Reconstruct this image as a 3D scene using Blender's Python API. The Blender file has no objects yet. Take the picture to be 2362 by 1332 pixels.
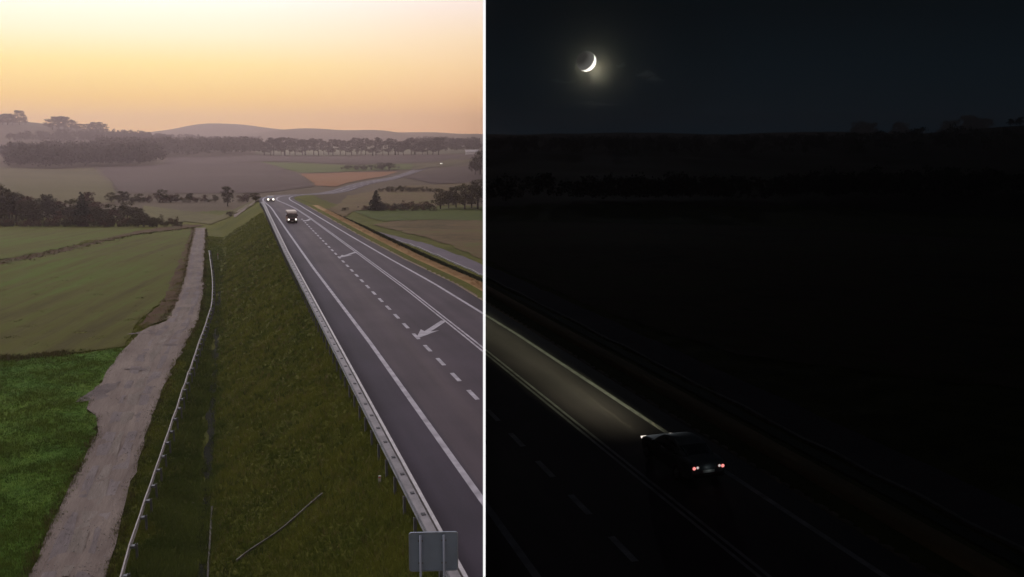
import bpy, bmesh, math, random
import numpy as np
from mathutils import Vector, Matrix
from mathutils.geometry import delaunay_2d_cdt

random.seed(7)
rng = np.random.default_rng(7)
scene = bpy.context.scene
COL = scene.collection
R = math.radians


def lin(r, g, b):
    f = lambda c: (c / 255 / 12.92) if c / 255 <= 0.04045 else ((c / 255 + 0.055) / 1.055) ** 2.4
    return (f(r), f(g), f(b), 1.0)


# ------------------------------------------------------------------ camera
F_PX, PP_X, PP_Y, HORIZON, CAM_H = 2040.0, 1117.0, 666.0, 335.0, 13.6
PITCH = math.atan((PP_Y - HORIZON) / F_PX)
YAW = math.atan((PP_X - 530.0) / math.hypot(F_PX, PP_Y - HORIZON))   # heading of the highway, left of the view
SY, CY = math.sin(YAW), math.cos(YAW)
cam_data = bpy.data.cameras.new('camera')
cam = bpy.data.objects.new('camera', cam_data)
COL.objects.link(cam)
cam.location = (0, 0, CAM_H)
cam.rotation_euler = (R(90) - PITCH, 0, 0)
cam_data.sensor_width = 36
cam_data.lens = 36 * F_PX / 2362
cam_data.shift_x = (1181 - PP_X) / 2362
cam_data.clip_start = 0.1
cam_data.clip_end = 60000
scene.camera = cam

# ------------------------------------------------------------------ night world and moonlight
MOON_PX = (1352, 142)


def pixel_dir(px, py):
    x, u = px - PP_X, PP_Y - py
    return Vector((x, F_PX * math.cos(PITCH) + u * math.sin(PITCH), -F_PX * math.sin(PITCH) + u * math.cos(PITCH))).normalized()


MOON_DIR = pixel_dir(*MOON_PX)
world = bpy.data.worlds.new('World')
scene.world = world
world.use_nodes = True
wn, wl = world.node_tree.nodes, world.node_tree.links
wn.clear()
w_geo = wn.new('ShaderNodeTexCoord')
w_sep = wn.new('ShaderNodeSeparateXYZ')
w_ramp = wn.new('ShaderNodeValToRGB')
w_bg = wn.new('ShaderNodeBackground')
w_out = wn.new('ShaderNodeOutputWorld')
wl.new(w_geo.outputs['Generated'], w_sep.inputs[0])
w_abs = wn.new('ShaderNodeMath'); w_abs.operation = 'ABSOLUTE'
wl.new(w_sep.outputs['Z'], w_abs.inputs[0])
wl.new(w_abs.outputs[0], w_ramp.inputs[0])
wl.new(w_ramp.outputs[0], w_bg.inputs[0])
wl.new(w_bg.outputs[0], w_out.inputs[0])
for i, (p, c) in enumerate([(0.0, (17, 34, 46)), (0.05, (13, 24, 31)), (0.14, (8, 14, 18)), (1.0, (8, 13, 18))]):
    e = w_ramp.color_ramp.elements[i] if i < 2 else w_ramp.color_ramp.elements.new(p)
    e.position = p
    e.color = lin(*c)
w_bg.inputs[1].default_value = 1.0

moonlight = bpy.data.lights.new('moonlight', 'SUN')
moonlight.energy = 0.045
moonlight.angle = R(0.5)
moonlight.color = (0.86, 0.93, 1.0)
ml = bpy.data.objects.new('moonlight', moonlight)
COL.objects.link(ml)
LAMP_DIR = Vector((MOON_DIR.x + .0088, MOON_DIR.y, MOON_DIR.z - .0088)).normalized()   # from the lit limb, so that the moon's own shadow misses the place
ml.rotation_euler = (-LAMP_DIR).to_track_quat('-Z', 'Y').to_euler()

vs = scene.view_settings
vs.view_transform = 'Standard'
vs.look = 'None'
vs.exposure = 0.0
vs.gamma = 1.0
vs.use_curve_mapping = False
scene.render.engine = 'CYCLES'
scene.cycles.use_denoising = True
scene.cycles.use_light_tree = False
scene.cycles.max_bounces = 4
scene.cycles.diffuse_bounces = 2
scene.cycles.glossy_bounces = 2
scene.cycles.volume_bounces = 0
scene.cycles.transparent_max_bounces = 6
scene.cycles.sample_clamp_indirect = 4.0


# ------------------------------------------------------------------ object helpers
def tag(o, label=None, cat=None, group=None, kind=None):
    if label: o['label'] = label
    if cat: o['category'] = cat
    if group: o['group'] = group
    if kind: o['kind'] = kind
    return o


def empty(name, loc=(0, 0, 0), rz=0.0):
    o = bpy.data.objects.new(name, None)
    COL.objects.link(o)
    o.location = loc
    o.rotation_euler = (0, 0, rz)
    return o


def link(name, me, parent=None):
    o = bpy.data.objects.new(name, me)
    COL.objects.link(o)
    if parent is not None:
        o.parent = parent
    return o


def np_mesh(name, co, faces, mat, smooth=False):
    """co (n,3) array, faces (m,k) int array with k = 3 or 4"""
    co = np.asarray(co, dtype=np.float32)
    faces = np.asarray(faces, dtype=np.int32)
    me = bpy.data.meshes.new(name)
    k = faces.shape[1]
    me.vertices.add(len(co)); me.vertices.foreach_set('co', co.ravel())
    me.loops.add(faces.size); me.loops.foreach_set('vertex_index', faces.ravel())
    me.polygons.add(len(faces))
    me.polygons.foreach_set('loop_start', np.arange(0, faces.size, k, dtype=np.int32))
    try:
        me.polygons.foreach_set('loop_total', np.full(len(faces), k, dtype=np.int32))
    except Exception:
        pass
    if smooth:
        me.polygons.foreach_set('use_smooth', np.ones(len(faces), dtype=bool))
    me.update(calc_edges=True)
    me.validate()
    if mat: me.materials.append(mat)
    return me


class MB:
    """collects simple shapes into one mesh"""
    def __init__(self):
        self.v, self.f = [], []

    def add(self, vs_, fs_):
        n = len(self.v)
        self.v += [tuple(v) for v in vs_]
        self.f += [tuple(i + n for i in f) for f in fs_]
        return self

    def box(self, x0, x1, y0, y1, z0, z1):
        v = [(x, y, z) for z in (z0, z1) for y in (y0, y1) for x in (x0, x1)]
        return self.add(v, [(0, 2, 3, 1), (4, 5, 7, 6), (0, 1, 5, 4), (2, 6, 7, 3), (0, 4, 6, 2), (1, 3, 7, 5)])

    def prism(self, poly, axis, a, b):
        """extrude a 2-D outline along an axis from a to b"""
        def p3(q, t):
            return {'x': (t, q[0], q[1]), 'y': (q[0], t, q[1]), 'z': (q[0], q[1], t)}[axis]
        n = len(poly)
        v = [p3(q, a) for q in poly] + [p3(q, b) for q in poly]
        f = [tuple(range(n))[::-1], tuple(range(n, 2 * n))] + [(i, (i + 1) % n, n + (i + 1) % n, n + i) for i in range(n)]
        return self.add(v, f)

    def tube(self, p, q, r0, r1, n=8, cap=True):
        p, q = Vector(p), Vector(q)
        d = (q - p).normalized()
        a = d.orthogonal().normalized(); b = d.cross(a)
        v = []
        for c, r in ((p, r0), (q, r1)):
            v += [c + (a * math.cos(2 * math.pi * i / n) + b * math.sin(2 * math.pi * i / n)) * r for i in range(n)]
        f = [(i, (i + 1) % n, n + (i + 1) % n, n + i) for i in range(n)]
        if cap: f += [tuple(range(n))[::-1], tuple(range(n, 2 * n))]
        return self.add(v, f)

    def loft(self, rings, closed=True, caps=True):
        n = len(rings[0]); v = [p for r in rings for p in r]; f = []
        for j in range(len(rings) - 1):
            for i in range(n if closed else n - 1):
                k = (i + 1) % n
                f.append((j * n + i, j * n + k, (j + 1) * n + k, (j + 1) * n + i))
        if caps and closed:
            f += [tuple(range(n))[::-1], tuple(range((len(rings) - 1) * n, len(rings) * n))]
        return self.add(v, f)

    def disc(self, c, axis, r, depth, n=16):
        c = Vector(c); d = Vector(axis).normalized()
        return self.tube(c - d * depth / 2, c + d * depth / 2, r, r, n)

    def build(self, name, mat, parent=None, smooth=False, bevel=0.0):
        me = bpy.data.meshes.new(name)
        me.from_pydata(self.v, [], self.f)
        bm = bmesh.new(); bm.from_mesh(me)
        bmesh.ops.recalc_face_normals(bm, faces=bm.faces)
        if bevel:
            bmesh.ops.bevel(bm, geom=list(bm.edges), offset=bevel, segments=2, affect='EDGES')
        bm.to_mesh(me); bm.free()
        if smooth:
            for p in me.polygons: p.use_smooth = True
        me.materials.append(mat)
        return link(name, me, parent)


# ------------------------------------------------------------------ materials
def principled(name):
    m = bpy.data.materials.new(name); m.use_nodes = True
    nt = m.node_tree; return m, nt, nt.nodes['Principled BSDF']


def mat_plain(name, col, rough=0.6, metal=0.0, noise=0.0, scale=4.0, spec=0.5):
    m, nt, b = principled(name)
    b.inputs['Roughness'].default_value = rough
    b.inputs['Metallic'].default_value = metal
    b.inputs['Specular IOR Level'].default_value = spec
    c = (*col[:3], 1)
    if noise:
        tc = nt.nodes.new('ShaderNodeTexCoord'); nz = nt.nodes.new('ShaderNodeTexNoise')
        nz.inputs['Scale'].default_value = scale; nz.inputs['Detail'].default_value = 5
        nt.links.new(tc.outputs['Object'], nz.inputs['Vector'])
        rp = nt.nodes.new('ShaderNodeValToRGB')
        rp.color_ramp.elements[0].position = 0.3; rp.color_ramp.elements[1].position = 0.7
        rp.color_ramp.elements[0].color = (*[x * (1 - noise) for x in col[:3]], 1)
        rp.color_ramp.elements[1].color = (*[x * (1 + noise) for x in col[:3]], 1)
        nt.links.new(nz.outputs[0], rp.inputs[0]); nt.links.new(rp.outputs[0], b.inputs['Base Color'])
    else:
        b.inputs['Base Color'].default_value = c
    return m


def mat_ground(name, stops, scales=(0.05, 0.6, 5.0), weights=(0.45, 0.3, 0.25), bump=0.25, bdist=0.15, stretch=None, rough=0.95, lo=0.36, hi=0.64):
    """ground cover: three octaves of noise in world metres pick between colour stops"""
    m, nt, b = principled(name); N, L = nt.nodes, nt.links
    b.inputs['Roughness'].default_value = rough
    b.inputs['Specular IOR Level'].default_value = 0.1
    g = N.new('ShaderNodeNewGeometry')
    src = g.outputs['Position']
    if stretch:   # rotate to a field direction, then squash along it
        mp = N.new('ShaderNodeMapping'); mp.vector_type = 'TEXTURE'
        mp.inputs['Rotation'].default_value = (0, 0, stretch[0])
        mp.inputs['Scale'].default_value = (stretch[1], stretch[2], 1)
        L.new(src, mp.inputs['Vector']); src2 = mp.outputs[0]
    else:
        src2 = src
    acc = None; fine = None
    for i, (s, w) in enumerate(zip(scales, weights)):
        nz = N.new('ShaderNodeTexNoise'); nz.inputs['Scale'].default_value = s; nz.inputs['Detail'].default_value = 6
        L.new(src2 if i else src, nz.inputs['Vector'])
        mu = N.new('ShaderNodeMath'); mu.operation = 'MULTIPLY'; mu.inputs[1].default_value = w
        L.new(nz.outputs[0], mu.inputs[0])
        if acc is None: acc = mu.outputs[0]
        else:
            ad = N.new('ShaderNodeMath'); ad.operation = 'ADD'
            L.new(acc, ad.inputs[0]); L.new(mu.outputs[0], ad.inputs[1]); acc = ad.outputs[0]
        fine = nz.outputs[0]
    rp = N.new('ShaderNodeValToRGB')
    for i, c in enumerate(stops):
        p = lo + (hi - lo) * i / (len(stops) - 1)
        e = rp.color_ramp.elements[i] if i < 2 else rp.color_ramp.elements.new(p)
        e.position = p
    for i, c in enumerate(stops):
        rp.color_ramp.elements[i].color = (*c, 1)
    L.new(acc, rp.inputs[0]); L.new(rp.outputs[0], b.inputs['Base Color'])
    if bump:
        bp = N.new('ShaderNodeBump'); bp.inputs['Strength'].default_value = bump; bp.inputs['Distance'].default_value = bdist
        L.new(fine, bp.inputs['Height']); L.new(bp.outputs[0], b.inputs['Normal'])
    return m


def mat_emit(name, col, strength):
    m = bpy.data.materials.new(name); m.use_nodes = True
    nt = m.node_tree; nt.nodes.clear()
    e = nt.nodes.new('ShaderNodeEmission'); o = nt.nodes.new('ShaderNodeOutputMaterial')
    e.inputs[0].default_value = (*col[:3], 1); e.inputs[1].default_value = strength
    nt.links.new(e.outputs[0], o.inputs[0]); return m


def mat_leaf(name, c0, c1):
    m, nt, b = principled(name); N, L = nt.nodes, nt.links
    b.inputs['Roughness'].default_value = 0.8; b.inputs['Specular IOR Level'].default_value = 0.15
    oi = N.new('ShaderNodeObjectInfo'); g = N.new('ShaderNodeNewGeometry')
    nz = N.new('ShaderNodeTexNoise'); nz.inputs['Scale'].default_value = 0.7; nz.inputs['Detail'].default_value = 3
    L.new(g.outputs['Position'], nz.inputs['Vector'])
    ad = N.new('ShaderNodeMath'); ad.operation = 'MULTIPLY_ADD'; ad.inputs[1].default_value = 0.45
    L.new(oi.outputs['Random'], ad.inputs[0]); L.new(nz.outputs[0], ad.inputs[2])
    rp = N.new('ShaderNodeValToRGB'); rp.color_ramp.elements[0].position = 0.35; rp.color_ramp.elements[1].position = 1.0
    rp.color_ramp.elements[0].color = (*c0, 1); rp.color_ramp.elements[1].color = (*c1, 1)
    L.new(ad.outputs[0], rp.inputs[0]); L.new(rp.outputs[0], b.inputs['Base Color'])
    return m


def mat_blade(name):
    """grass blades: colour from the per-vertex tint each blade grew with"""
    m, nt, b = principled(name); N, L = nt.nodes, nt.links
    a = N.new('ShaderNodeAttribute'); a.attribute_name = 'tint'
    L.new(a.outputs['Color'], b.inputs['Base Color'])
    b.inputs['Roughness'].default_value = 0.85; b.inputs['Specular IOR Level'].default_value = 0.1
    return m


# ------------------------------------------------------------------ dusk sky shell (the left half of the place)
def dusk_material():
    m = bpy.data.materials.new('dusk_sky'); m.use_nodes = True
    nt = m.node_tree; N, L = nt.nodes, nt.links; N.clear()
    g = N.new('ShaderNodeNewGeometry'); nm = N.new('ShaderNodeVectorMath'); nm.operation = 'NORMALIZE'
    L.new(g.outputs['Position'], nm.inputs[0])
    sp = N.new('ShaderNodeSeparateXYZ'); L.new(nm.outputs[0], sp.inputs[0])

    def ramp(stops):
        r = N.new('ShaderNodeValToRGB')
        for i, (p, c) in enumerate(stops):
            e = r.color_ramp.elements[i] if i < 2 else r.color_ramp.elements.new(p)
            e.position = p
        for i, (p, c) in enumerate(stops):
            r.color_ramp.elements[i].position = p; r.color_ramp.elements[i].color = lin(*c)
        L.new(sp.outputs['Z'], r.inputs[0]); return r.outputs[0]
    toward = ramp([(0, (255, 200, 112)), (.022, (255, 200, 108)), (.05, (255, 208, 112)), (.085, (255, 228, 150)), (.115, (255, 240, 204)), (.15, (255, 249, 234)), (.3, (252, 247, 246)), (1, (228, 227, 244))])
    away = ramp([(0, (248, 184, 132)), (.022, (248, 188, 130)), (.05, (248, 197, 138)), (.085, (248, 210, 158)), (.115, (244, 216, 178)), (.15, (240, 221, 208)), (.3, (240, 230, 234)), (1, (228, 227, 244))])
    flat = N.new('ShaderNodeVectorMath'); flat.operation = 'MULTIPLY'; flat.inputs[1].default_value = (1, 1, 0)
    L.new(nm.outputs[0], flat.inputs[0])
    fn = N.new('ShaderNodeVectorMath'); fn.operation = 'NORMALIZE'; L.new(flat.outputs[0], fn.inputs[0])
    dt = N.new('ShaderNodeVectorMath'); dt.operation = 'DOT_PRODUCT'
    dt.inputs[1].default_value = (-math.sin(R(31)), math.cos(R(31)), 0)
    L.new(fn.outputs[0], dt.inputs[0])
    mr = N.new('ShaderNodeMapRange'); mr.interpolation_type = 'SMOOTHSTEP'
    for i, v in enumerate((1.0, 0.845, 0.0, 1.0)): mr.inputs[1 + i].default_value = v
    L.new(dt.outputs['Value'], mr.inputs[0])
    mx = N.new('ShaderNodeMix'); mx.data_type = 'RGBA'
    L.new(mr.outputs[0], mx.inputs[0]); L.new(toward, mx.inputs[6]); L.new(away, mx.inputs[7])
    br = N.new('ShaderNodeMapRange')
    br.interpolation_type = 'SMOOTHSTEP'
    for i, v in enumerate((-0.6, 0.92, 0.16, 1.32)): br.inputs[1 + i].default_value = v
    L.new(dt.outputs['Value'], br.inputs[0])
    up = N.new('ShaderNodeMapRange'); up.interpolation_type = 'SMOOTHSTEP'
    for i, v in enumerate((0.13, 0.5, 1.0, 1.6)): up.inputs[1 + i].default_value = v
    L.new(sp.outputs['Z'], up.inputs[0])
    ml_ = N.new('ShaderNodeMath'); ml_.operation = 'MULTIPLY'; L.new(br.outputs[0], ml_.inputs[0]); L.new(up.outputs[0], ml_.inputs[1])
    em = N.new('ShaderNodeEmission'); out = N.new('ShaderNodeOutputMaterial')
    L.new(mx.outputs[2], em.inputs[0]); L.new(ml_.outputs[0], em.inputs[1]); L.new(em.outputs[0], out.inputs[0])
    return m


HAZE_TOP, WALL_TOP, FAR_END, REAR_END = 130.0, 129.97, 3650.0, -330.0
SKY_R = 9000.0
M_DUSK = dusk_material()
M_BLACK = mat_plain('light_block_black', (0.004, 0.004, 0.005), 1.0, spec=0.0)  # black of the sheets added to block dusk light


def build_sky():
    az = np.linspace(0.0, math.pi, 41); el = np.concatenate([[-0.03], np.linspace(0, math.pi / 2, 19)])
    A, E_ = np.meshgrid(az, el, indexing='ij')
    co = np.stack([-np.sin(A) * np.cos(E_), np.cos(A) * np.cos(E_), np.sin(E_)], -1).reshape(-1, 3) * SKY_R
    n, m_ = len(az), len(el); f = []
    for i in range(n - 1):
        for j in range(m_ - 1):
            f.append((i * m_ + j, i * m_ + j + 1, (i + 1) * m_ + j + 1, (i + 1) * m_ + j))
    tag(link('sky', np_mesh('sky', co, f, M_DUSK, True)), kind='structure')
    # panels added in the dividing plane, above and beyond the haze, closing the dusk sky
    def side(x):
        pts = []
        b = -0.03 * SKY_R
        for e in np.linspace(0, math.pi, 60):
            pts.append((x, math.cos(e) * SKY_R, math.sin(e) * SKY_R))
        pts += [(x, -SKY_R, b), (x, REAR_END - 20, b), (x, REAR_END - 20, HAZE_TOP + .03), (x, FAR_END + 60, HAZE_TOP + .03), (x, FAR_END + 60, b), (x, SKY_R, b)]
        me = bpy.data.meshes.new('divider_panel'); me.from_pydata(pts, [], [tuple(range(len(pts)))])
        return me
    me = side(0.0); me.materials.append(M_DUSK); tag(link('sky', me), kind='structure')  # added panel, glowing in place of the dusk sky's missing half
    me = side(0.6); me.materials.append(M_BLACK); tag(link('sky', me), kind='structure')  # black sheet, no sky: added to block dusk light from the night side


build_sky()


# ------------------------------------------------------------------ terrain
def sstep(a, b, x):
    t = np.clip((x - a) / (b - a), 0, 1); return t * t * (3 - 2 * t)


def uv2xy(u, v):
    return (-u * SY + v * CY, u * CY + v * SY)


V0 = 12.0   # lateral place of the road's reference line
_pts = [uv2xy(u, V0) for u in range(-80, 201, 20)] + [(-56.2, 240), (-63.6, 285), (-67, 340), (-66.6, 420), (-64, 504), (-55, 692), (-32, 980), (-8, 1187), (40, 1500), (120, 1900)]


def catmull(P, step=2.0):
    P = [np.array(p, float) for p in P]; out = []
    for i in range(len(P) - 1):
        p0 = P[max(i - 1, 0)]; p1 = P[i]; p2 = P[i + 1]; p3 = P[min(i + 2, len(P) - 1)]
        n = max(2, int(np.linalg.norm(p2 - p1) / step))
        for k in range(n):
            t = k / n
            out.append(0.5 * ((2 * p1) + (-p0 + p2) * t + (2 * p0 - 5 * p1 + 4 * p2 - p3) * t * t + (-p0 + 3 * p1 - 3 * p2 + p3) * t ** 3))
    out.append(P[-1]); return np.array(out)


CL = catmull(_pts)
_d = np.diff(CL, axis=0)
CL_S = np.concatenate([[0], np.cumsum(np.hypot(_d[:, 0], _d[:, 1]))]) - 80.0
_t = np.gradient(CL, axis=0); _t /= np.linalg.norm(_t, axis=1)[:, None]
CL_N = np.stack([_t[:, 1], -_t[:, 0]], 1)     # right-hand normal


def sw(X, Y):
    """station along the road and signed offset to its right"""
    X = np.atleast_1d(np.asarray(X, float)); Y = np.atleast_1d(np.asarray(Y, float))
    s = -X * SY + Y * CY; w = X * CY + Y * SY - V0          # exact along the straight
    far = np.hypot(X, Y) > 520
    for sel, sub in (((s > 185) & ~far, 1), ((s > 185) & far, 6)):
        idx = np.nonzero(sel)[0]
        C, T, Nn, S = CL[::sub], _t[::sub], CL_N[::sub], CL_S[::sub]
        for i in range(0, len(idx), 4000):
            q = idx[i:i + 4000]
            dx = X[q, None] - C[None, :, 0]; dy = Y[q, None] - C[None, :, 1]
            k = np.argmin(dx * dx + dy * dy, axis=1); r_ = np.arange(len(k))
            ddx, ddy = dx[r_, k], dy[r_, k]
            w[q] = ddx * Nn[k, 0] + ddy * Nn[k, 1]
            s[q] = S[k] + ddx * T[k, 0] + ddy * T[k, 1]
    return s, w


B_R = [0, 150, 230, 420, 700, 1100, 1600, 2200, 2700, 3000, 3300, 3700]
B_Z = [-4, -4, -6, -8, -8, .3, 8, 20, 40, 56, 50, 25]


def base(X, Y):
    r = np.hypot(X, Y); az = np.degrees(np.arctan2(X, Y))
    z = np.interp(r, B_R, B_Z)
    px = PP_X + np.tan(np.clip(np.radians(az), -1.3, 1.3)) * 2067
    far = np.exp(-((r - 3000) / 420) ** 2)
    z = z + np.exp(-((r - 3200) / 300) ** 2) * (33 * np.exp(-((px - 515) / 140) ** 2) + 5 * np.sin(px / 70.0) * (px > 1100))
    z = z + np.exp(-((r - 2550) / 240) ** 2) * (25 * np.exp(-((px - 760) / 190) ** 2) + 3.0 * np.sin(px / 33.0) * np.exp(-((px - 800) / 300) ** 2))
    z = z - far * (4 * (px > 950) * np.clip((px - 950) / 100, 0, 1) + 8 * np.exp(-((px - 330) / 80) ** 2))
    z = z + 46 * np.exp(-((az + 29.5) / 8.5) ** 2) * np.exp(-((r - 1900) / 420) ** 2)
    z = z + 36 * np.exp(-((az - 33) / 10.0) ** 2) * np.exp(-((r - 1700) / 420) ** 2)
    und = sstep(180, 500, r)
    z = z + und * (1.2 * np.sin(X / 61 + 1.3) * np.sin(Y / 83) + 0.8 * np.sin(X / 31 + Y / 47))
    z = z + (1 - sstep(90, 260, r)) * sstep(-10, 20, X - (-0.28 * Y + 9)) * 1.0      # the right-hand side lies a metre higher
    return z


LE_S, LE_W = [-80, 110, 197, 240, 2000], [-5.75, -5.75, -5.2, -4.7, -4.7]      # paved edges
RE_S, RE_W = [-80, 85, 105, 137, 197, 240, 2000], [9.0, 8.9, 7.6, 6.3, 4.4, 4.7, 4.7]


def road_z(s, zb):
    d = sstep(185, 440, s)
    return (1 - d) * 0.0 + d * (zb + 0.45)


def height(X, Y, paved_drop=0.0):
    X = np.atleast_1d(np.asarray(X, float)); Y = np.atleast_1d(np.asarray(Y, float))
    zb = base(X, Y)
    s, w = sw(X, Y)
    near = sstep(0, 5, np.abs(w)) * 0 + 1.0
    zr = road_z(s, zb)
    hh = np.maximum(zr - zb, 0.05)
    le = np.interp(s, LE_S, LE_W) - 0.45
    re = np.interp(s, RE_S, RE_W) + np.interp(s, [0, 90, 190, 240], [3.2, 3.2, 3.0, 1.2])
    fade = 1 - sstep(170, 230, s)
    zd = zb - 0.5 * fade
    ll = 7.6 * fade + (1 - fade) * (hh * 1.9 + 1.0)      # run of the left slope
    lr = 6.4 * fade + (1 - fade) * (hh * 1.9 + 1.0)
    z = zb.copy()
    # left
    a = le - w
    zl = np.where(a <= ll, zr + (zd - zr) * np.clip(a / ll, 0, 1), np.where(a <= ll + .8, zd, zd + (zb - zd) * np.clip((a - ll - .8) / 1.7, 0, 1)))
    b = w - re
    zR = np.where(b <= lr, zr + (zb - 0.1 - zr) * np.clip(b / lr, 0, 1), zb - 0.1 * np.exp(-np.clip(b - lr, 0, 40) / 6))
    z = np.where(w < le, zl, np.where(w > re, zR, zr))
    pav = (w > np.interp(s, LE_S, LE_W) - .15) & (w < np.interp(s, RE_S, RE_W) + .15)
    z = np.where(pav, z - paved_drop, z)
    # small unevenness off the road
    off = np.clip(np.maximum(le - w, w - re), 0, 3) / 3
    z = z + off * 0.05 * (np.sin(X * 1.7 + np.sin(Y * .9)) + np.sin(Y * 1.3 + 2 * np.sin(X * .6))) * (np.hypot(X, Y) < 400)
    return z


def at(px, py, lift=0.0):
    """where the line of sight through a pixel of the photograph meets the ground"""
    d = pixel_dir(px, py)
    t = np.geomspace(8, 4200, 700)
    X, Y, Z = d.x * t, d.y * t, CAM_H + d.z * t
    g = height(X, Y) + lift
    k = np.argmax(Z < g)
    if not (Z < g).any(): k = len(t) - 1
    a, b = t[max(k - 1, 0)], t[k]
    tt = np.linspace(a, b, 24)
    g = height(d.x * tt, d.y * tt) + lift; Z = CAM_H + d.z * tt
    k = int(np.argmax(Z < g)) if (Z < g).any() else 23
    return np.array([d.x * tt[k], d.y * tt[k], float(height(d.x * tt[k], d.y * tt[k])[0])])


M_FARLAND = mat_ground('distant_farmland', [(0.055, 0.041, 0.028), (0.074, 0.055, 0.034), (0.087, 0.067, 0.041)], (.004, .05, .4), bump=.05)
M_GRASS = mat_ground('rough_grass', [(0.042, 0.047, 0.007), (0.074, 0.076, 0.011), (0.107, 0.096, 0.015)], (0.03, 0.5, 6.0))


def build_ground():
    azf = np.radians(np.arange(-58, 58.01, 0.3)); azb = np.radians(np.arange(62, 299, 4.0))
    az = np.concatenate([azf, azb]); n = len(az)
    t = np.linspace(0, 1, 400); r0 = 4.0
    rm = np.where(np.arange(n) < len(azf), 3600.0, 310.0)
    Rr = r0 * (rm[None, :] / r0) ** t[:, None]
    X = Rr * np.sin(az)[None, :]; Y = Rr * np.cos(az)[None, :]
    Z = height(X.ravel(), Y.ravel(), 0.12)
    co = np.concatenate([np.stack([X.ravel(), Y.ravel(), Z], 1), [[0, 0, height(0, 0)[0]]]])
    i, j = np.meshgrid(np.arange(len(t) - 1), np.arange(n), indexing='ij'); i = i.ravel(); j = j.ravel(); k = (j + 1) % n
    q = np.stack([i * n + j, i * n + k, (i + 1) * n + k, (i + 1) * n + j], 1)
    tri_a = np.concatenate([q[:, [0, 2, 1]], q[:, [0, 3, 2]]])
    jj = np.arange(n); c = len(co) - 1
    cap = np.stack([np.full(n, c), jj, (jj + 1) % n], 1)[:, [0, 2, 1]]
    fcs = np.concatenate([tri_a, cap]); me = np_mesh('ground', co, fcs, M_GRASS, True); me.materials.append(M_FARLAND)
    cen = co[fcs].mean(1); rc = np.hypot(cen[:, 0], cen[:, 1]) + 25 * np.sin(cen[:, 0] / 23.0)
    if len(me.polygons) == len(fcs): me.polygons.foreach_set('material_index', (rc > 300).astype(np.int32))
    tag(link('ground', me), kind='structure')


build_ground()


def in_poly(P, X, Y):
    P = np.asarray(P); ins = np.zeros(len(X), bool); j = len(P) - 1
    for i in range(len(P)):
        xi, yi, xj, yj = P[i, 0], P[i, 1], P[j, 0], P[j, 1]
        c = ((yi > Y) != (yj > Y)) & (X < (xj - xi) * (Y - yi) / (yj - yi + 1e-12) + xi)
        ins ^= c; j = i
    return ins


def plan(pixels):
    return [at(*p)[:2] for p in pixels]


def patch(name, poly, mat, off, jitter=0.15, cells=26, kind='structure', parent=None):
    """a sheet over the ground inside an outline, following the terrain"""
    P = np.array(poly, float); out = []
    r_mean = float(np.mean(np.hypot(P[:, 0], P[:, 1])))
    per = np.sum(np.hypot(*(np.roll(P, -1, 0) - P).T)); st = per / (cells * 6)
    for i in range(len(P)):
        a, b = P[i], P[(i + 1) % len(P)]; L_ = np.hypot(*(b - a)); n = max(1, int(L_ / st))
        nrm = np.array([b[1] - a[1], a[0] - b[0]]) / (L_ + 1e-9)
        for k in range(n):
            out.append(a + (b - a) * k / n + nrm * rng.normal() * jitter * (k > 0))
    B = np.array(out); lo, hi = B.min(0), B.max(0)
    # interior points on a grid that is square as seen along the ground
    nx = cells * 2; ny = cells * 2
    gx, gy = np.meshgrid(np.linspace(lo[0], hi[0], nx)[1:-1], np.linspace(lo[1], hi[1], ny)[1:-1])
    gx, gy = gx.ravel(), gy.ravel(); k = in_poly(B, gx, gy)
    allp = np.concatenate([B, np.stack([gx[k], gy[k]], 1)])
    res = delaunay_2d_cdt([Vector((float(a), float(b))) for a, b in allp], [], [list(range(len(B)))], 1, 1e-5)
    V = np.array([(v.x, v.y) for v in res[0]])
    if off is None: off = 0.0
    Z = height(V[:, 0], V[:, 1]) + off + 0.00045 * np.hypot(V[:, 0], V[:, 1])
    o = link(name, np_mesh(name, np.column_stack([V, Z]), np.array([f for f in res[2] if len(f) == 3]), mat, True), parent)
    if parent is None: tag(o, kind=kind)
    return o


# ------------------------------------------------------------------ fields
M_MEADOW = mat_ground('meadow', [(0.025, 0.066, 0.006), (0.051, 0.108, 0.009), (0.095, 0.146, 0.016)], (.06, .5, 3.5), stretch=(R(70), .6, 1.2))
M_CROP = mat_ground('winter_crop', [(0.048, 0.042, 0.009), (0.067, 0.064, 0.011), (0.064, 0.088, 0.011)], (.02, .35, 3.0), (.4, .4, .2), stretch=(R(4), .55, 14.0), bump=.15, lo=.40, hi=.60)
M_CROP_FAR = mat_ground('green_crop', [(0.044, 0.055, 0.012), (0.056, 0.072, 0.013), (0.070, 0.075, 0.017)], (.012, .2, 1.0), stretch=(R(80), 3, .6), bump=.1)
M_STUBBLE = mat_ground('stubble', [(0.061, 0.054, 0.024), (0.094, 0.083, 0.033), (0.122, 0.101, 0.045)], (.02, .25, 1.5), stretch=(R(75), 4, .7), bump=.1)
M_PLOUGH = mat_ground('ploughed_soil', [(0.045, 0.029, 0.025), (0.060, 0.041, 0.034), (0.068, 0.049, 0.037)], (.01, .12, .8), stretch=(R(62), 6, .6), bump=.15)
M_ORANGE = mat_ground('orange_soil', [(0.130, 0.059, 0.028), (0.174, 0.081, 0.037), (0.149, 0.087, 0.043)], (.01, .12, .8), stretch=(R(70), 5, .6), bump=.1)
M_PALE = mat_ground('pale_pasture', [(0.084, 0.084, 0.052), (0.112, 0.105, 0.063), (0.133, 0.126, 0.077)], (.006, .06, .5), bump=.05)
M_OLIVE = mat_ground('olive_pasture', [(0.050, 0.045, 0.020), (0.072, 0.059, 0.024), (0.086, 0.072, 0.032)], (.01, .1, .8), bump=.1)
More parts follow.
